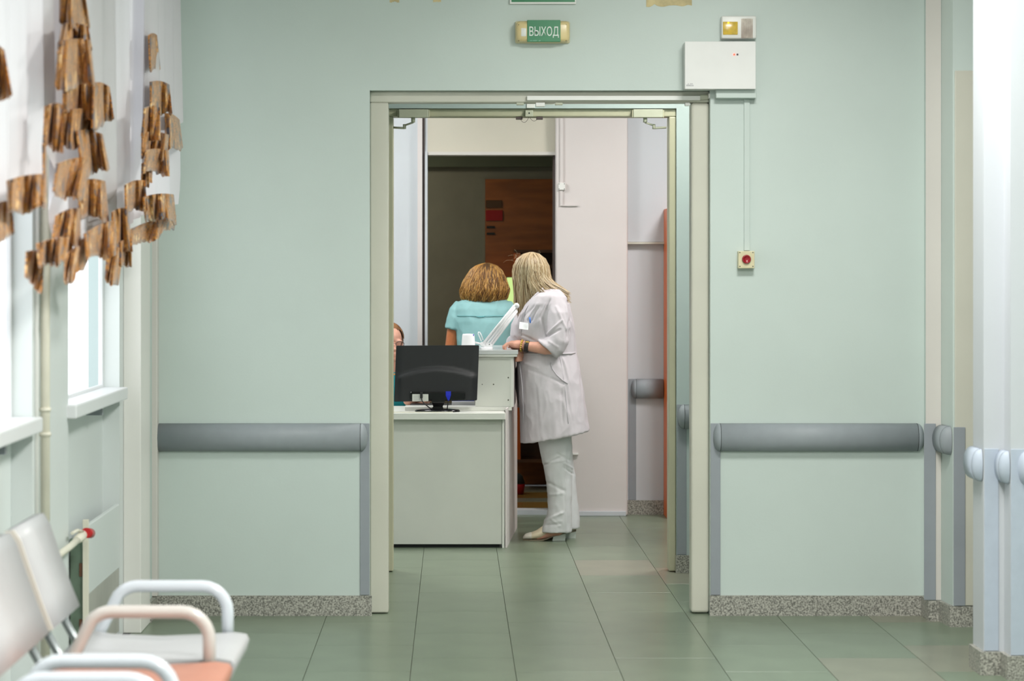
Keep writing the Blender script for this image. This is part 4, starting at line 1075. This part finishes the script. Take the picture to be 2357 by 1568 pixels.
# ---- woman in the teal shirt, seen from behind
TY = 14.42
tw = thing('person', 'person with a golden wavy bob in a pale teal shirt seen from behind', 'person', (px(1112, TY), TY, 0))
tx = px(1112, TY)
bm = NB()
th = V(px(1117, TY), TY+.01, pz(652, TY))
head(bm, th, (0.1, 1), .98)
capsule(bm, [V(th.x, TY, th.z-.06), V(tx, TY, pz(690, TY)), V(tx, TY, 1.25)], [.05, .052, .07])
capsule(bm, [V(tx-.12, TY, 1.27), V(tx+.12, TY, 1.27)], [.055, .055])
capsule(bm, [V(tx, TY, 1.25), V(tx, TY, 1.0), V(tx, TY, .85)], [.10, .10, .12])
for sg in (-1, 1):
    shd = V(tx+sg*.128, TY, pz(716, TY)); elb = V(tx+sg*.200, TY+.0, 1.00); wri = V(tx+sg*.15, TY+.17, .93)
    capsule(bm, [shd, V(tx+sg*.172, TY, 1.18), elb], [.042, .042, .036]); capsule(bm, [elb, wri], [.037, .025])
    hp = wri+V(-sg*.025, .05, -.005)
    sph(bm, hp, (.036, .042, .016), 14, 8); capsule(bm, [wri, hp], [.025, .022])
    for k in range(4):
        xk = hp.x+(-.027+.018*k)
        finger(bm, [(xk, hp.y+.03, hp.z), (xk-sg*.004, hp.y+.062+.004*(1.5-abs(k-1.5)), hp.z-.004), (xk-sg*.006, hp.y+.082+.006*(1.5-abs(k-1.5)), hp.z-.016)])
    finger(bm, [(hp.x-sg*.03, hp.y+.0, hp.z), (hp.x-sg*.056, hp.y+.03, hp.z-.006), (hp.x-sg*.06, hp.y+.055, hp.z-.014)], .0105, .008)
    capsule(bm, [V(tx+sg*.08, TY, .86), V(tx+sg*.085, TY-.01, .46), V(tx+sg*.09, TY-.02, .09)], [.085, .058, .042])
    capsule(bm, [V(tx+sg*.09, TY-.03, .045), V(tx+sg*.10, TY+.13, .03)], [.036, .028])
fused('body', bm, 0.0048, ['skin_tan'], tw, 3)
bm = NB()
tab2 = [(683, 1084, 1142, .05), (689, 1070, 1160, .085), (698, 1050, 1178, .10), (712, 1042, 1184, .112), (740, 1044, 1182, .125), (770, 1050, 1177, .13), (800, 1053, 1174, .128), (850, 1052, 1176, .13), (900, 1046, 1182, .14), (925, 1044, 1184, .142)]
loft(bm, [ell_ring((px(a, TY)+px(b, TY))/2, TY, pz(y, TY), (px(b, TY)-px(a, TY))/2, ry, 32) for y, a, b, ry in tab2][::-1])
for sg in (-1, 1):
    cx_ = 1113
    sleeve(bm, [((cx_+sg*48, 704, TY), (sg*.6, 0, -.8), .05, .048), ((cx_+sg*58, 717, TY), (sg*.40, 0, -1), .060, .054), ((cx_+sg*64, 737, TY), (sg*.22, 0, -1), .062, .053), ((cx_+sg*69, 758, TY), (sg*.2, 0, -1), .060, .052)])
fused('shirt', bm, 0.006, ['teal_shirt'], tw, 4, wrinkle=0.0035, wscale=(9, 7, 6))
# yoke seam and pleat on the back
def back_y(x, y):
    for (y0, a0, b0, r0), (y1, a1, b1, r1) in zip(tab2, tab2[1:]):
        if y0 <= y <= y1:
            t = (y-y0)/(y1-y0); a, b, r = a0+(a1-a0)*t, b0+(b1-b0)*t, r0+(r1-r0)*t
            u = max(-.98, min(.98, (x-(a+b)/2)/((b-a)/2)))
            return TY-r*(1-abs(u)**2.3)**(1/2.3)
    return TY-.13
sm = NB()
tube(sm, [V(px(x, TY), back_y(x, 727)-.004, pz(727+(.6 if abs(x-1105) < 9 else 0), TY)) for x in range(1052, 1172, 8)], .0022, 6)
obj('yoke_seam', sm, 'teal_seam', tw)
obj('pleat', tube(NB(), [V(px(x, TY), back_y(x, 729)-.005, pz(728+1.5*math.sin((x-1096)/18*math.pi), TY)) for x in range(1096, 1115, 3)], .003, 6), 'teal_seam', tw)
bm = NB()
loft(bm, [ell_ring((px(a, TY)+px(b, TY))/2, TY, z, (px(b, TY)-px(a, TY))/2, ry, 28) for z, a, b, ry in ((.72, 1042, 1186, .135), (.84, 1042, 1186, .14), (.95, 1046, 1182, .138))])
for sg in (-1, 1): loft(bm, [ell_ring(tx+sg*.088, TY-.01, z, rx, ry, 24) for z, rx, ry in ((.06, .085, .10), (.30, .078, .09), (.5, .082, .09), (.8, .095, .12))])
fused('trousers', bm, 0.008, ['dark_trouser'], tw, 3, wrinkle=.003)
for sg in (-1, 1):
    o_ = obj('shoe', loft(NB(), [[V(tx+sg*(.088+.01*u)+hw*math.cos(t), TY-.075+.25*u, .002+zt*(.5+.5*math.sin(t))) for t in [2*math.pi*j/16 for j in range(16)]] for u, hw, zt in ((0, .022, .05), (.1, .034, .07), (.4, .036, .075), (.7, .044, .06), (.93, .034, .04), (1, .012, .02))]), 'shoe_beige', tw, True)
# wavy bob
bm = NB()
BOB = [(605.5, 2), (608, 14), (613, 25), (622, 35), (636, 43), (650, 49), (665, 54), (678, 54), (690, 49), (697, 44)]
def bob(d):
    k = d*(len(BOB)-1); i = min(len(BOB)-2, int(k)); f_ = k-i
    y = BOB[i][0]+(BOB[i+1][0]-BOB[i][0])*f_; w_ = BOB[i][1]+(BOB[i+1][1]-BOB[i][1])*f_
    return px(1121-8*d, TY), pz(y, TY), w_*TY/F
def bob_pt(d, cph, sn, k=1.0):
    cx_, z_, w_ = bob(d); return V(cx_+w_*k*cph, TY+.005+w_*.86*k*sn, z_)
loft(bm, [[bob_pt(d, math.cos(q), math.sin(q), .93) for q in [2*math.pi*j/24 for j in range(24)]] for d in [0, .1, .2, .3, .4, .5, .6, .7, .8, .88]], mi=1)
for i in range(3000):
    ph = R.uniform(0, 2*math.pi); cph, sn = math.cos(ph), math.sin(ph)
    if sn > .75: continue
    Rr = R.uniform(.92, 1.03)
    nseg = 14; end = R.uniform(.80, 1.0); f1 = R.uniform(14, 24); p0 = R.uniform(0, 6); amp = R.uniform(.004, .010)
    pts = []
    s0 = R.choice((0.02, 0.02, .25, .4, .55))
    for k in range(nseg):
        d = s0+(end-s0)*k/(nseg-1)
        p = bob_pt(d, cph, sn, Rr)
        tang = V(-sn, cph, 0)
        p += tang*amp*math.sin(f1*d+p0)*min(1, d*1.6)+V(cph, sn, 0)*amp*.8*math.cos(f1*d+p0*1.7)*min(1, d*1.5)
        pts.append(p)
    mi = R.choices((0, 1, 2), (5, 3, 2.5))[0]
    if s0 < .1 and R.random() < .45 and abs(cph) < .6 and sn < 0: mi = 3 if R.random() < .4 else 1
    hair_strand(bm, pts, R.uniform(.0015, .0028), mi)
for i in range(150):  # dark roots at the crown
    ph = R.uniform(-2.3, -0.9); cph, sn = math.cos(ph), math.sin(ph)
    pts = [bob_pt(a, cph*.8, sn, 1.045) for a in (.02, .12, .22, .30, R.uniform(.34, .46))]
    hair_strand(bm, pts, .0022, 3)
obj('hair', bm, ['hair_gold', 'hair_gold_dark', 'hair_gold_light', 'hair_root'], tw)

# ---- receptionist sitting behind the monitor, mostly hidden by the door frame
RY = 13.88
rs = thing('person', 'person in a bright teal top sitting behind the black monitor', 'person', (-.37, RY, 0))
rx_ = -.372
bm = NB()
rh = V(rx_, RY-.06, pz(790, RY-.06))
head(bm, rh, (0.35, -1), .98)
capsule(bm, [rh+V(0, .01, -.06), V(rx_-.01, RY-.02, .93), V(rx_-.01, RY+.02, .80)], [.05, .052, .08])
capsule(bm, [V(rx_-.12, RY, .86), V(rx_+.11, RY, .86)], [.055, .055])
capsule(bm, [V(rx_, RY+.02, .82), V(rx_, RY+.06, .62), V(rx_, RY+.08, .52)], [.10, .11, .12])
for sg in (-1, 1):
    shd = V(rx_+sg*.165, RY, .87); elb = V(rx_+sg*.20, RY-.20, .775)
    wri = V(px(938, 13.60), 13.60, DT+.035) if sg > 0 else V(rx_-.10, 13.50, DT+.035)
    capsule(bm, [shd, elb], [.046, .038]); capsule(bm, [elb, wri], [.037, .025])
    dr = (wri-elb); dr.z = 0; dr.normalize(); 
    if sg > 0: dr = V(.85, -.5, 0).normalized()
    hp = wri+dr*.05; hp.z = DT+.040; lt = V(-dr.y, dr.x, 0)
    sph(bm, hp, (.04, .038, .015), 14, 8); capsule(bm, [wri, hp], [.024, .02])
    for k in range(4):
        b0_ = hp+lt*(-.027+.018*k)+dr*.02
        finger(bm, [tuple(b0_), tuple(b0_+dr*.036+V(0, 0, .004)), tuple(b0_+dr*.062+V(0, 0, -.006))])
    b0_ = hp-lt*sg*.026
    finger(bm, [tuple(b0_), tuple(b0_-lt*sg*.02+dr*.025), tuple(b0_-lt*sg*.022+dr*.045)], .010, .008)
    capsule(bm, [V(rx_+sg*.09, RY+.06, .50), V(rx_+sg*.10, RY-.36, .50), V(rx_+sg*.10, RY-.38, .09)], [.085, .062, .042])
    capsule(bm, [V(rx_+sg*.10, RY-.37, .045), V(rx_+sg*.11, RY-.52, .03)], [.036, .027])
fused('body', bm, 0.005, ['skin'], rs, 3)
bm = NB()
loft(bm, [ell_ring(rx_, y, z, rx, ry, 28) for z, y, rx, ry in ((.50, RY+.07, .17, .14), (.62, RY+.06, .165, .135), (.75, RY+.03, .175, .125), (.85, RY+.01, .20, .105), (.90, RY, .15, .08), (.925, RY, .08, .06))])
for sg in (-1, 1):
    loft(bm, [oriented_ring(V(rx_+sg*a, y, z), V(sg*.3, -1, -.6), r, r) for a, y, z, r in ((.13, RY, .875, .06), (.175, RY-.05, .85, .063), (.19, RY-.11, .82, .06))])
fused('top', bm, 0.007, ['teal_scrub'], rs, 4, wrinkle=.003)
obj('collar_trim', tube(NB(), [V(rx_+.085*math.cos(a), RY-.005+.065*math.sin(a), .925+.012*math.sin(a)) for a in [2*math.pi*k/20 for k in range(20)]], .006, 8, closed=True), 'orange_stripe', rs)
bm = NB()
for sg in (-1, 1):
    loft(bm, [oriented_ring(V(rx_+sg*a, y, z), V(*n), r, r) for a, y, z, n, r in ((.085, RY+.10, .51, (0, -1, 0), .10), (.09, RY-.1, .505, (0, -1, 0), .095), (.10, RY-.33, .505, (0, -1, -.2), .08), (.10, RY-.385, .46, (0, -.4, -1), .078), (.10, RY-.385, .25, (0, 0, -1), .07), (.10, RY-.38, .07, (0, 0, -1), .07))])
fused('trousers', bm, 0.008, ['teal_scrub'], rs, 3, wrinkle=.003)
for sg in (-1, 1):
    obj('shoe', loft(NB(), [[V(rx_+sg*(.10+.01*u)+hw*math.cos(t), RY-.31-.25*u, .002+zt*(.5+.5*math.sin(t))) for t in [2*math.pi*j/16 for j in range(16)]] for u, hw, zt in ((0, .022, .05), (.1, .034, .07), (.4, .036, .075), (.7, .044, .06), (.93, .034, .04), (1, .012, .02))]), 'shoe_toe', rs, True)
bm = NB()
sph(bm, rh+V(-.012, .022, .022), (.090, .090, .095), 20, 14, mi=1)
for i in range(420):
    ph = R.uniform(0, 2*math.pi); cph, sn = math.cos(ph), math.sin(ph)
    face = (cph*.33-sn*.94)
    lim = 1.0 if face > .55 else (1.55 if face > .0 else 2.0)
    pts = [V(rh.x-.010+.094*math.sin(min(a, 1.57))*cph, rh.y+.020+.094*math.sin(min(a, 1.57))*sn, rh.z+.020+.100*math.cos(min(a, 1.57))-max(0, a-1.57)*.11) for a in [.05+(lim*R.uniform(.85, 1)-.05)*k/7 for k in range(8)]]
    hair_strand(bm, pts, R.uniform(.003, .0045), R.choice((0, 0, 1)))
obj('hair', bm, ['hair_brown', 'hair_brown_dark'], rs)
g_ = NB(); fdir = V(.33, -.94, 0).normalized(); ldir = V(.94, .33, 0)
for sg in (-1, 1):
    cg = rh+fdir*.098+ldir*sg*.033+V(0, 0, -.004)
    tube(g_, [cg+ldir*.024*math.cos(a)+V(0, 0, .017*math.sin(a)) for a in [2*math.pi*k/16 for k in range(16)]], .0018, 6, closed=True)
    tube(g_, [rh+fdir*.096+ldir*sg*.058, rh+fdir*.02+ldir*sg*.078+V(0, 0, .002), rh-fdir*.01+ldir*sg*.082], .0018, 6)
tube(g_, [rh+fdir*.100-ldir*.010, rh+fdir*.104, rh+fdir*.100+ldir*.010], .0018, 6)
obj('glasses', g_, 'dark_gasket', rs)
# swivel chair under the receptionist
s = thing('office_chair', 'dark swivel chair under the person behind the monitor', 'chair', (rx_, RY+.06, 0))
obj('seat', B(rx_-.22, rx_+.22, RY-.16, RY+.28, .355, .405, .02, 3), 'monitor_black', s, True)
obj('backrest', B(rx_-.19, rx_+.19, RY+.27, RY+.31, .50, .84, .018, 3), 'monitor_black', s, True)
obj('back_post', B(rx_-.03, rx_+.03, RY+.29, RY+.305, .36, .55), 'monitor_black', s)
obj('gas_lift', cyl(NB(), (rx_, RY+.06, .06), (rx_, RY+.06, .356), .025), 'steel', s)
for k in range(5):
    a = 2*math.pi*k/5+.3; e_ = V(rx_+.26*math.cos(a), RY+.06+.26*math.sin(a), .06)
    obj('leg', tube(NB(), [(rx_, RY+.06, .09), tuple(e_)], [.022, .014], 8), 'monitor_black', s)
    obj('castor', sph(NB(), e_+V(0, 0, -.032), .026, 12, 8), 'monitor_black', s)

# ------------------------------------------------------------------ waiting benches by the windows
def arm(parent, Y, m):
    xf, xr, zt = -.662, -.945, .583; r = .075
    pts = [V(xf, Y, .40), V(xf, Y, zt-r)]
    pts += [V(xf-r+r*math.cos(a), Y, zt-r+r*math.sin(a)) for a in [math.radians(15*k) for k in range(1, 7)]]
    pts += [V(-.80, Y, zt)]
    pts += [V(xr+.075*math.sin(a)*-1+.02, Y, zt-.075*(1-math.cos(a))) for a in [math.radians(q) for q in (0, 12, 25, 38, 50)]]
    pts += [V(-1.035, Y, .45), V(-1.055, Y, .42)]
    obj('armrest', tube(NB(), pts, .0178, 14), m, parent)
def seat_part(parent, y0, y1, m):
    bm = NB()
    prof = [(-1.07, .462), (-1.0, .447), (-.85, .441), (-.72, .447), (-.64, .452), (-.605, .447), (-.596, .432), (-.604, .400), (-.618, .380), (-.632, .384), (-.622, .414), (-.65, .428), (-.72, .423), (-.85, .417), (-1.0, .423), (-1.065, .438)]
    loft(bm, [[V(x, y, z) for x, z in prof] for y in (y0, y0+.004, y1-.004, y1)], smooth=True)
    obj('seat', bm, m, parent)
def back_part(parent, y0, y1, m):
    bm = NB()
    prof = [(-1.090, .530), (-1.118, .600), (-1.150, .690), (-1.178, .772), (-1.196, .800), (-1.222, .796), (-1.205, .760), (-1.178, .680), (-1.146, .595), (-1.114, .520)]
    loft(bm, [[V(x, y, z) for x, z in prof] for y in (y0, y1)], smooth=True)
    o = obj('backrest', bm, m, parent)
    obj('edge_band', loft(NB(), [[V(x+dx, y, z) for x, z in prof] for y, dx in ((y0-.012, 0), (y0-.0005, 0))], smooth=False), 'bench_cream', o)
def bench(label, arms, seats, group=None):
    ya, yb = min(a for a, m in arms), max(a for a, m in arms)
    t = thing('waiting_bench', label, 'bench', (-.9, (ya+yb)/2, 0))
    for a, m in arms: arm(t, a, m)
    for y0, y1, m in seats:
        seat_part(t, y0, y1, m); back_part(t, y0+.015, y1-.005, 'bench_grey')
        for yy in (y0+.10, y1-.10):
            obj('back_support', tube(NB(), [V(-1.00, yy, .40), V(-1.085, yy, .44), V(-1.13, yy, .52), V(-1.175, yy, .64), V(-1.20, yy, .72)], .012, 10), 'chrome_grey', t)
    obj('beam', B(-.88, -.82, ya+.02, yb-.02, .355, .405, .006), 'chrome_grey', t)
    for y in (ya+.10, yb-.10):
        obj('leg', tube(NB(), [V(-.64, y, .012), V(-.66, y, .03), V(-.83, y, .36)], .016, 10), 'chrome_grey', t)
        obj('leg', tube(NB(), [V(-1.08, y, .012), V(-1.06, y, .03), V(-.87, y, .36)], .016, 10), 'chrome_grey', t)
    for a, m in arms:
        obj('arm_bracket', B(-1.05, -.655, a-.012, a+.012, .398, .416, .003), 'chrome_grey', t)
bench('waiting bench with one grey seat, one salmon seat and white tube armrests', [(7.02, 'bench_tube'), (6.49, 'bench_tube_reflection'), (5.66, 'bench_tube')], [(6.515, 6.995, 'bench_grey'), (5.70, 6.465, 'bench_orange')])
bench('waiting bench standing in line beyond the salmon seat', [(5.41, 'bench_tube'), (4.85, 'bench_tube')], [(4.88, 5.385, 'bench_grey')])

# ------------------------------------------------------------------ pipes and radiator on the window wall
s = thing('heating_pipe', 'cream vertical heating pipe on the pier between the windows', 'pipe', (px(104, 7.93), 7.93, 0))
pxx = px(104, 7.93)
obj('pipe', cyl(NB(), (pxx, 7.93, 0.0), (pxx, 7.93, CEIL), .0158, 16), 'pipe_cream', s)
for yy in (943, 1000): obj('pipe_clip', cyl(NB(), (pxx, 7.93, pz(yy, 7.93)-.006), (pxx, 7.93, pz(yy, 7.93)+.006), .0195, 14), 'pipe_cream', s)
tag(obj('heating_pipe', cyl(NB(), (px(84, 7.88), 7.88, 0.0), (px(84, 7.88), 7.88, CEIL), .008, 12), 'white_plastic'), 'thin white pipe beside the cream heating pipe', 'pipe')
s = thing('radiator', 'pale green radiator panel with a worn dark end below the window', 'radiator', (-1.4, 9.4, 0))
obj('panel', B(-1.390, -1.372, 9.0, 9.84, .29, .552, .004), 'pale_wall_paint', s)
obj('lower_panel', B(-1.390, -1.374, 9.0, 9.84, .03, .2895, .003), 'radiator_taupe', s)
obj('edge_strip', B(-1.391, -1.369, 8.985, 8.9995, .03, .575, .002), 'pipe_cream', s)
obj('end_plate', B(-1.440, -1.391, 9.005, 9.025, .05, .50), 'radiator_green', s)
obj('core', B(-1.440, -1.391, 9.026, 9.82, .08, .44), 'pale_wall_paint', s)
for z_ in (.36, .15):
    obj('rust_spot', B(-1.406, -1.3915, 8.999, 9.0045, z_, z_+.05, .002), 'rust', s)
for k, yy in enumerate((9.15, 9.7)): obj('foot', B(-1.43, -1.395, yy, yy+.03, 0, .081), 'radiator_green', s)
s = thing('radiator_valve', 'red radiator valve on a cream feed pipe', 'valve', P(198, 1240, 8.7))
obj('feed_pipe', tube(NB(), [V(pxx, 7.93, pz(1290, 7.93)), P(130, 1282, 8.05), P(162, 1258, 8.35), P(186, 1236, 8.65)], .0125, 12), 'pipe_cream', s)
obj('valve_body', tube(NB(), [P(176, 1244, 8.53), P(184, 1238, 8.62), P(194, 1228, 8.75), P(202, 1223, 8.86)], [.013, .018, .016, .013], 12), 'pipe_cream', s)
obj('handle', cyl(NB(), P(198, 1227, 8.70), P(208, 1228, 8.84), .0185, 14), 'valve_red', s)
obj('lever', tube(NB(), [P(190, 1224, 8.66), P(178, 1221, 8.58), P(166, 1228, 8.5)], .006, 8), 'pipe_cream', s)

# ------------------------------------------------------------------ curtains
def curtain_y(x, X): return F*(-X)/(U0-x)
def cp(x, y, X):
    Y = curtain_y(x, X); return V(X, Y, pz(y, Y))
def Xp(x): return -1.290+.150*max(0, min(1, x/410.0))
def sheet(parent, xs, tops, bots, amp=.016, freq=.33, ph=0, dX=0.0):
    """pleated hanging cloth; xs are stations along the rail"""
    bm = NB(); n = int((xs[-1]-xs[0])/1.6); nv = 10; cols = []
    def ip(arr, x):
        for (x0, x1), (a, b) in zip(zip(xs, xs[1:]), zip(arr, arr[1:])):
            if x0 <= x <= x1: return a+(b-a)*(x-x0)/(x1-x0)
        return arr[-1]
    for i in range(n+1):
        x = xs[0]+(xs[-1]-xs[0])*i/n
        Xc = Xp(x)+dX; Yc = curtain_y(x, Xc); zt = 2.72; zb = pz(ip(bots, x), Yc)
        col = []
        for j in range(nv+1):
            v = j/nv; k = .35+.65*v
            wv = amp*k*(math.sin(freq*x*(1+.05*math.sin(x*.05))+ph+.4*v)+.35*math.sin(freq*2.3*x+1.3))
            col.append(V(Xc+wv, Yc+.5*wv, zt+(zb-zt)*v))
        cols.append(col)
    vf = [[bm.verts.new(p) for p in c] for c in cols]; vb = [[bm.verts.new(p+V(-.0015, .0, 0)) for p in c] for c in cols]
    for i in range(n):
        for j in range(nv):
            f = bm.faces.new((vf[i][j], vf[i][j+1], vf[i+1][j+1], vf[i+1][j])); f.smooth = True
    bmesh.ops.delete(bm, geom=[v for c in vb for v in c], context='VERTS')
    return obj('sheer_cloth', bm, 'curtain_sheer', parent)
def fringe(parent, tl, tr_, bl, brr, dX=.03, seed=0):
    bm = NB(); wpx = max(tr_[0]-tl[0], brr[0]-bl[0]); nu = max(5, int(wpx/3)); nv = 6; cols = []
    rr = random.Random(seed)
    mx_ = (tl[0]+tr_[0]+bl[0]+brr[0])/4; my_ = (tl[1]+tr_[1]+bl[1]+brr[1])/4
    tl, tr_, bl, brr = [(mx_+(p[0]-mx_)*1.12, my_+(p[1]-my_)*1.08) for p in (tl, tr_, bl, brr)]
    p1, p2 = rr.uniform(0, 6), rr.uniform(0, 6); rr_amp = rr.uniform(.3, 1.0)
    for i in range(nu+1):
        u = i/nu; jag = rr.uniform(-4, 4)
        if i % 3 == 1: jag += 3
        col = []
        for j in range(nv+1):
            v = j/nv
            x = (tl[0]+(tr_[0]-tl[0])*u)*(1-v)+(bl[0]+(brr[0]-bl[0])*u)*v
            y = (tl[1]+(tr_[1]-tl[1])*u)*(1-v)+(bl[1]+(brr[1]-bl[1])*u+jag)*v
            y += -5*math.sin(u*3.14)*(1-v)+6*v*math.sin(u*wpx*.1+p2)
            x += 2.0*v*math.sin(u*wpx*.3+p1)
            w = .016*(.35+.9*v)*math.sin(u*wpx*.11+p1)+.007*math.sin(u*wpx*.37+p2+2*v)*rr_amp
            Xc = Xp(x)+dX+w
            col.append(cp(x, y, Xc))
        cols.append(col)
    A_ = [[bm.verts.new(p) for p in c] for c in cols]; B_ = [[bm.verts.new(p+V(-.006, .004, 0)) for p in c] for c in cols]
    for i in range(nu):
        for j in range(nv):
            f = bm.faces.new((A_[i][j], A_[i][j+1], A_[i+1][j+1], A_[i+1][j])); f.smooth = True
            f = bm.faces.new((B_[i][j], B_[i+1][j], B_[i+1][j+1], B_[i][j+1])); f.smooth = True
    for j in range(nv):
        bm.faces.new((A_[0][j], B_[0][j], B_[0][j+1], A_[0][j+1])); bm.faces.new((A_[nu][j], A_[nu][j+1], B_[nu][j+1], B_[nu][j]))
    for i in range(nu):
        bm.faces.new((A_[i][nv], B_[i][nv], B_[i+1][nv], A_[i+1][nv])); bm.faces.new((A_[i][0], A_[i+1][0], B_[i+1][0], B_[i][0]))
    bmesh.ops.recalc_face_normals(bm, faces=bm.faces[:])
    uvl = bm.loops.layers.uv.new('UVMap'); pos = {}
    for G_ in (A_, B_):
        for i, c in enumerate(G_):
            for j, vt in enumerate(c): pos[vt] = (seed*3.7+i/nu*wpx*.20, seed*1.3+j/nv*1.6+i/nu*wpx*.012*math.sin(seed))
    for f in bm.faces:
        for lp in f.loops: lp[uvl].uv = pos[lp.vert]
    return obj('gold_fringe', bm, 'gold_fringe', parent)
# curtain of the nearer window
ct1 = thing('curtain', 'white sheer curtain with tiers of brown-gold fringe at the nearer window', 'curtain', (-1.2, 7.3, 1.5))
sheet(ct1, [-60, 0, 25, 60, 105, 112], [0]*6, [600, 520, 430, 425, 420, 420], freq=.16)
sheet(ct1, [104, 130, 165, 200, 250, 262], [0]*6, [330, 560, 560, 530, 470, 400], freq=.17, ph=1.5, dX=.012)
F1 = [((144, -25), (192, -25), (145, 55), (206, 62)), ((149, 58), (200, 62), (138, 125), (210, 118)), ((140, 100), (205, 96), (136, 200), (216, 190)), ((152, 182), (216, 196), (150, 255), (222, 268)),
      ((219, 194), (251, 203), (214, 290), (259, 275)), ((108, 248), (142, 244), (105, 334), (142, 342)), ((144, 260), (216, 256), (148, 336), (206, 330)), ((182, 304), (234, 312), (193, 402), (249, 388)),
      ((136, 380), (202, 366), (127, 440), (188, 462)), ((186, 420), (240, 420), (188, 498), (246, 500)), ((134, 498), (182, 482), (127, 545), (182, 562)), ((91, 562), (166, 548), (96, 616), (162, 590)),
      ((65, 582), (100, 586), (62, 642), (94, 668)), ((-30, 100), (8, 118), (-30, 230), (26, 214)), ((24, 418), (102, 404), (24, 488), (104, 476)), ((-20, 480), (25, 466), (-20, 560), (28, 540)), ((101, 335), (106, 335), (101, 402), (107, 404))]
for k, f_ in enumerate(F1): fringe(ct1, *f_, dX=.045+.014*(k % 3), seed=k)
ct2 = thing('curtain', 'white sheer curtain with brown-gold fringe at the window next to the pale pilaster', 'curtain', (-1.15, 9.1, 1.5))
sheet(ct2, [206, 262, 300, 330, 400, 408], [0]*6, [545, 530, 520, 500, 470, 300], freq=.15, ph=.6)
sheet(ct2, [330, 360, 400, 412], [0]*4, [400, 300, 300, 280], freq=.2, ph=2.0, dX=.03)
F2 = [((345, 84), (361, 84), (347, 162), (367, 152)), ((350, 191), (388, 197), (350, 258), (393, 264)), ((336, 252), (366, 250), (331, 312), (366, 322)), ((384, 264), (412, 278), (384, 346), (421, 334)),
      ((332, 308), (386, 312), (330, 366), (382, 360)), ((340, 348), (386, 350), (334, 398), (389, 396)), ((330, 378), (350, 380), (330, 430), (351, 424)), ((292, 428), (332, 418), (292, 490), (336, 480)),
      ((335, 456), (397, 450), (340, 498), (403, 512)), ((298, 532), (400, 498), (298, 572), (396, 528)), ((262, 492), (292, 484), (262, 580), (302, 578)), ((200, 540), (263, 510), (204, 592), (262, 584)),
      ((250, 580), (282, 574), (247, 638), (272, 655)), ((279, 560), (302, 556), (280, 612), (304, 604)), ((154, 592), (182, 570), (153, 640), (171, 646)), ((180, 560), (218, 548), (178, 622), (202, 602))]
for k, f_ in enumerate(F2): fringe(ct2, *f_, dX=.052+.014*(k % 3), seed=40+k)
s = thing('curtain_rail', 'white curtain rail above the windows', 'rail', (-1.2, 7.5, 2.72))
obj('rail', B(-1.32, -1.08, 2.0, 9.9, 2.72, 2.75, .005), 'window_frame', s)
for yy in (3.8, 6.1, 8.2, 9.85): obj('bracket', B(XW, -1.10, yy-.015, yy+.015, 2.752, 2.775), 'window_frame', s)

# ------------------------------------------------------------------ ceiling lamp housings (above the picture)
for (lx, ly, p), where in zip(CORRIDOR_LAMPS+[(1.3, 10.97, 0), (1.9, 13.1, 0), (-0.9, 13.4, 0)], ('before the white power box', 'beside the waiting bench', 'over the start of the corridor', 'over the cross passage', 'over the orange cabinet side of the reception', 'over the reception desk')):
    s = thing('ceiling_lamp', 'square white ceiling lamp housing '+where, 'ceiling lamp', (lx, ly, CEIL-.08), 'ceiling lamps')
    obj('housing', B(lx-.31, lx+.31, ly-.31, ly+.31, CEIL-.08, CEIL-.001, .006), 'metal_white', s)
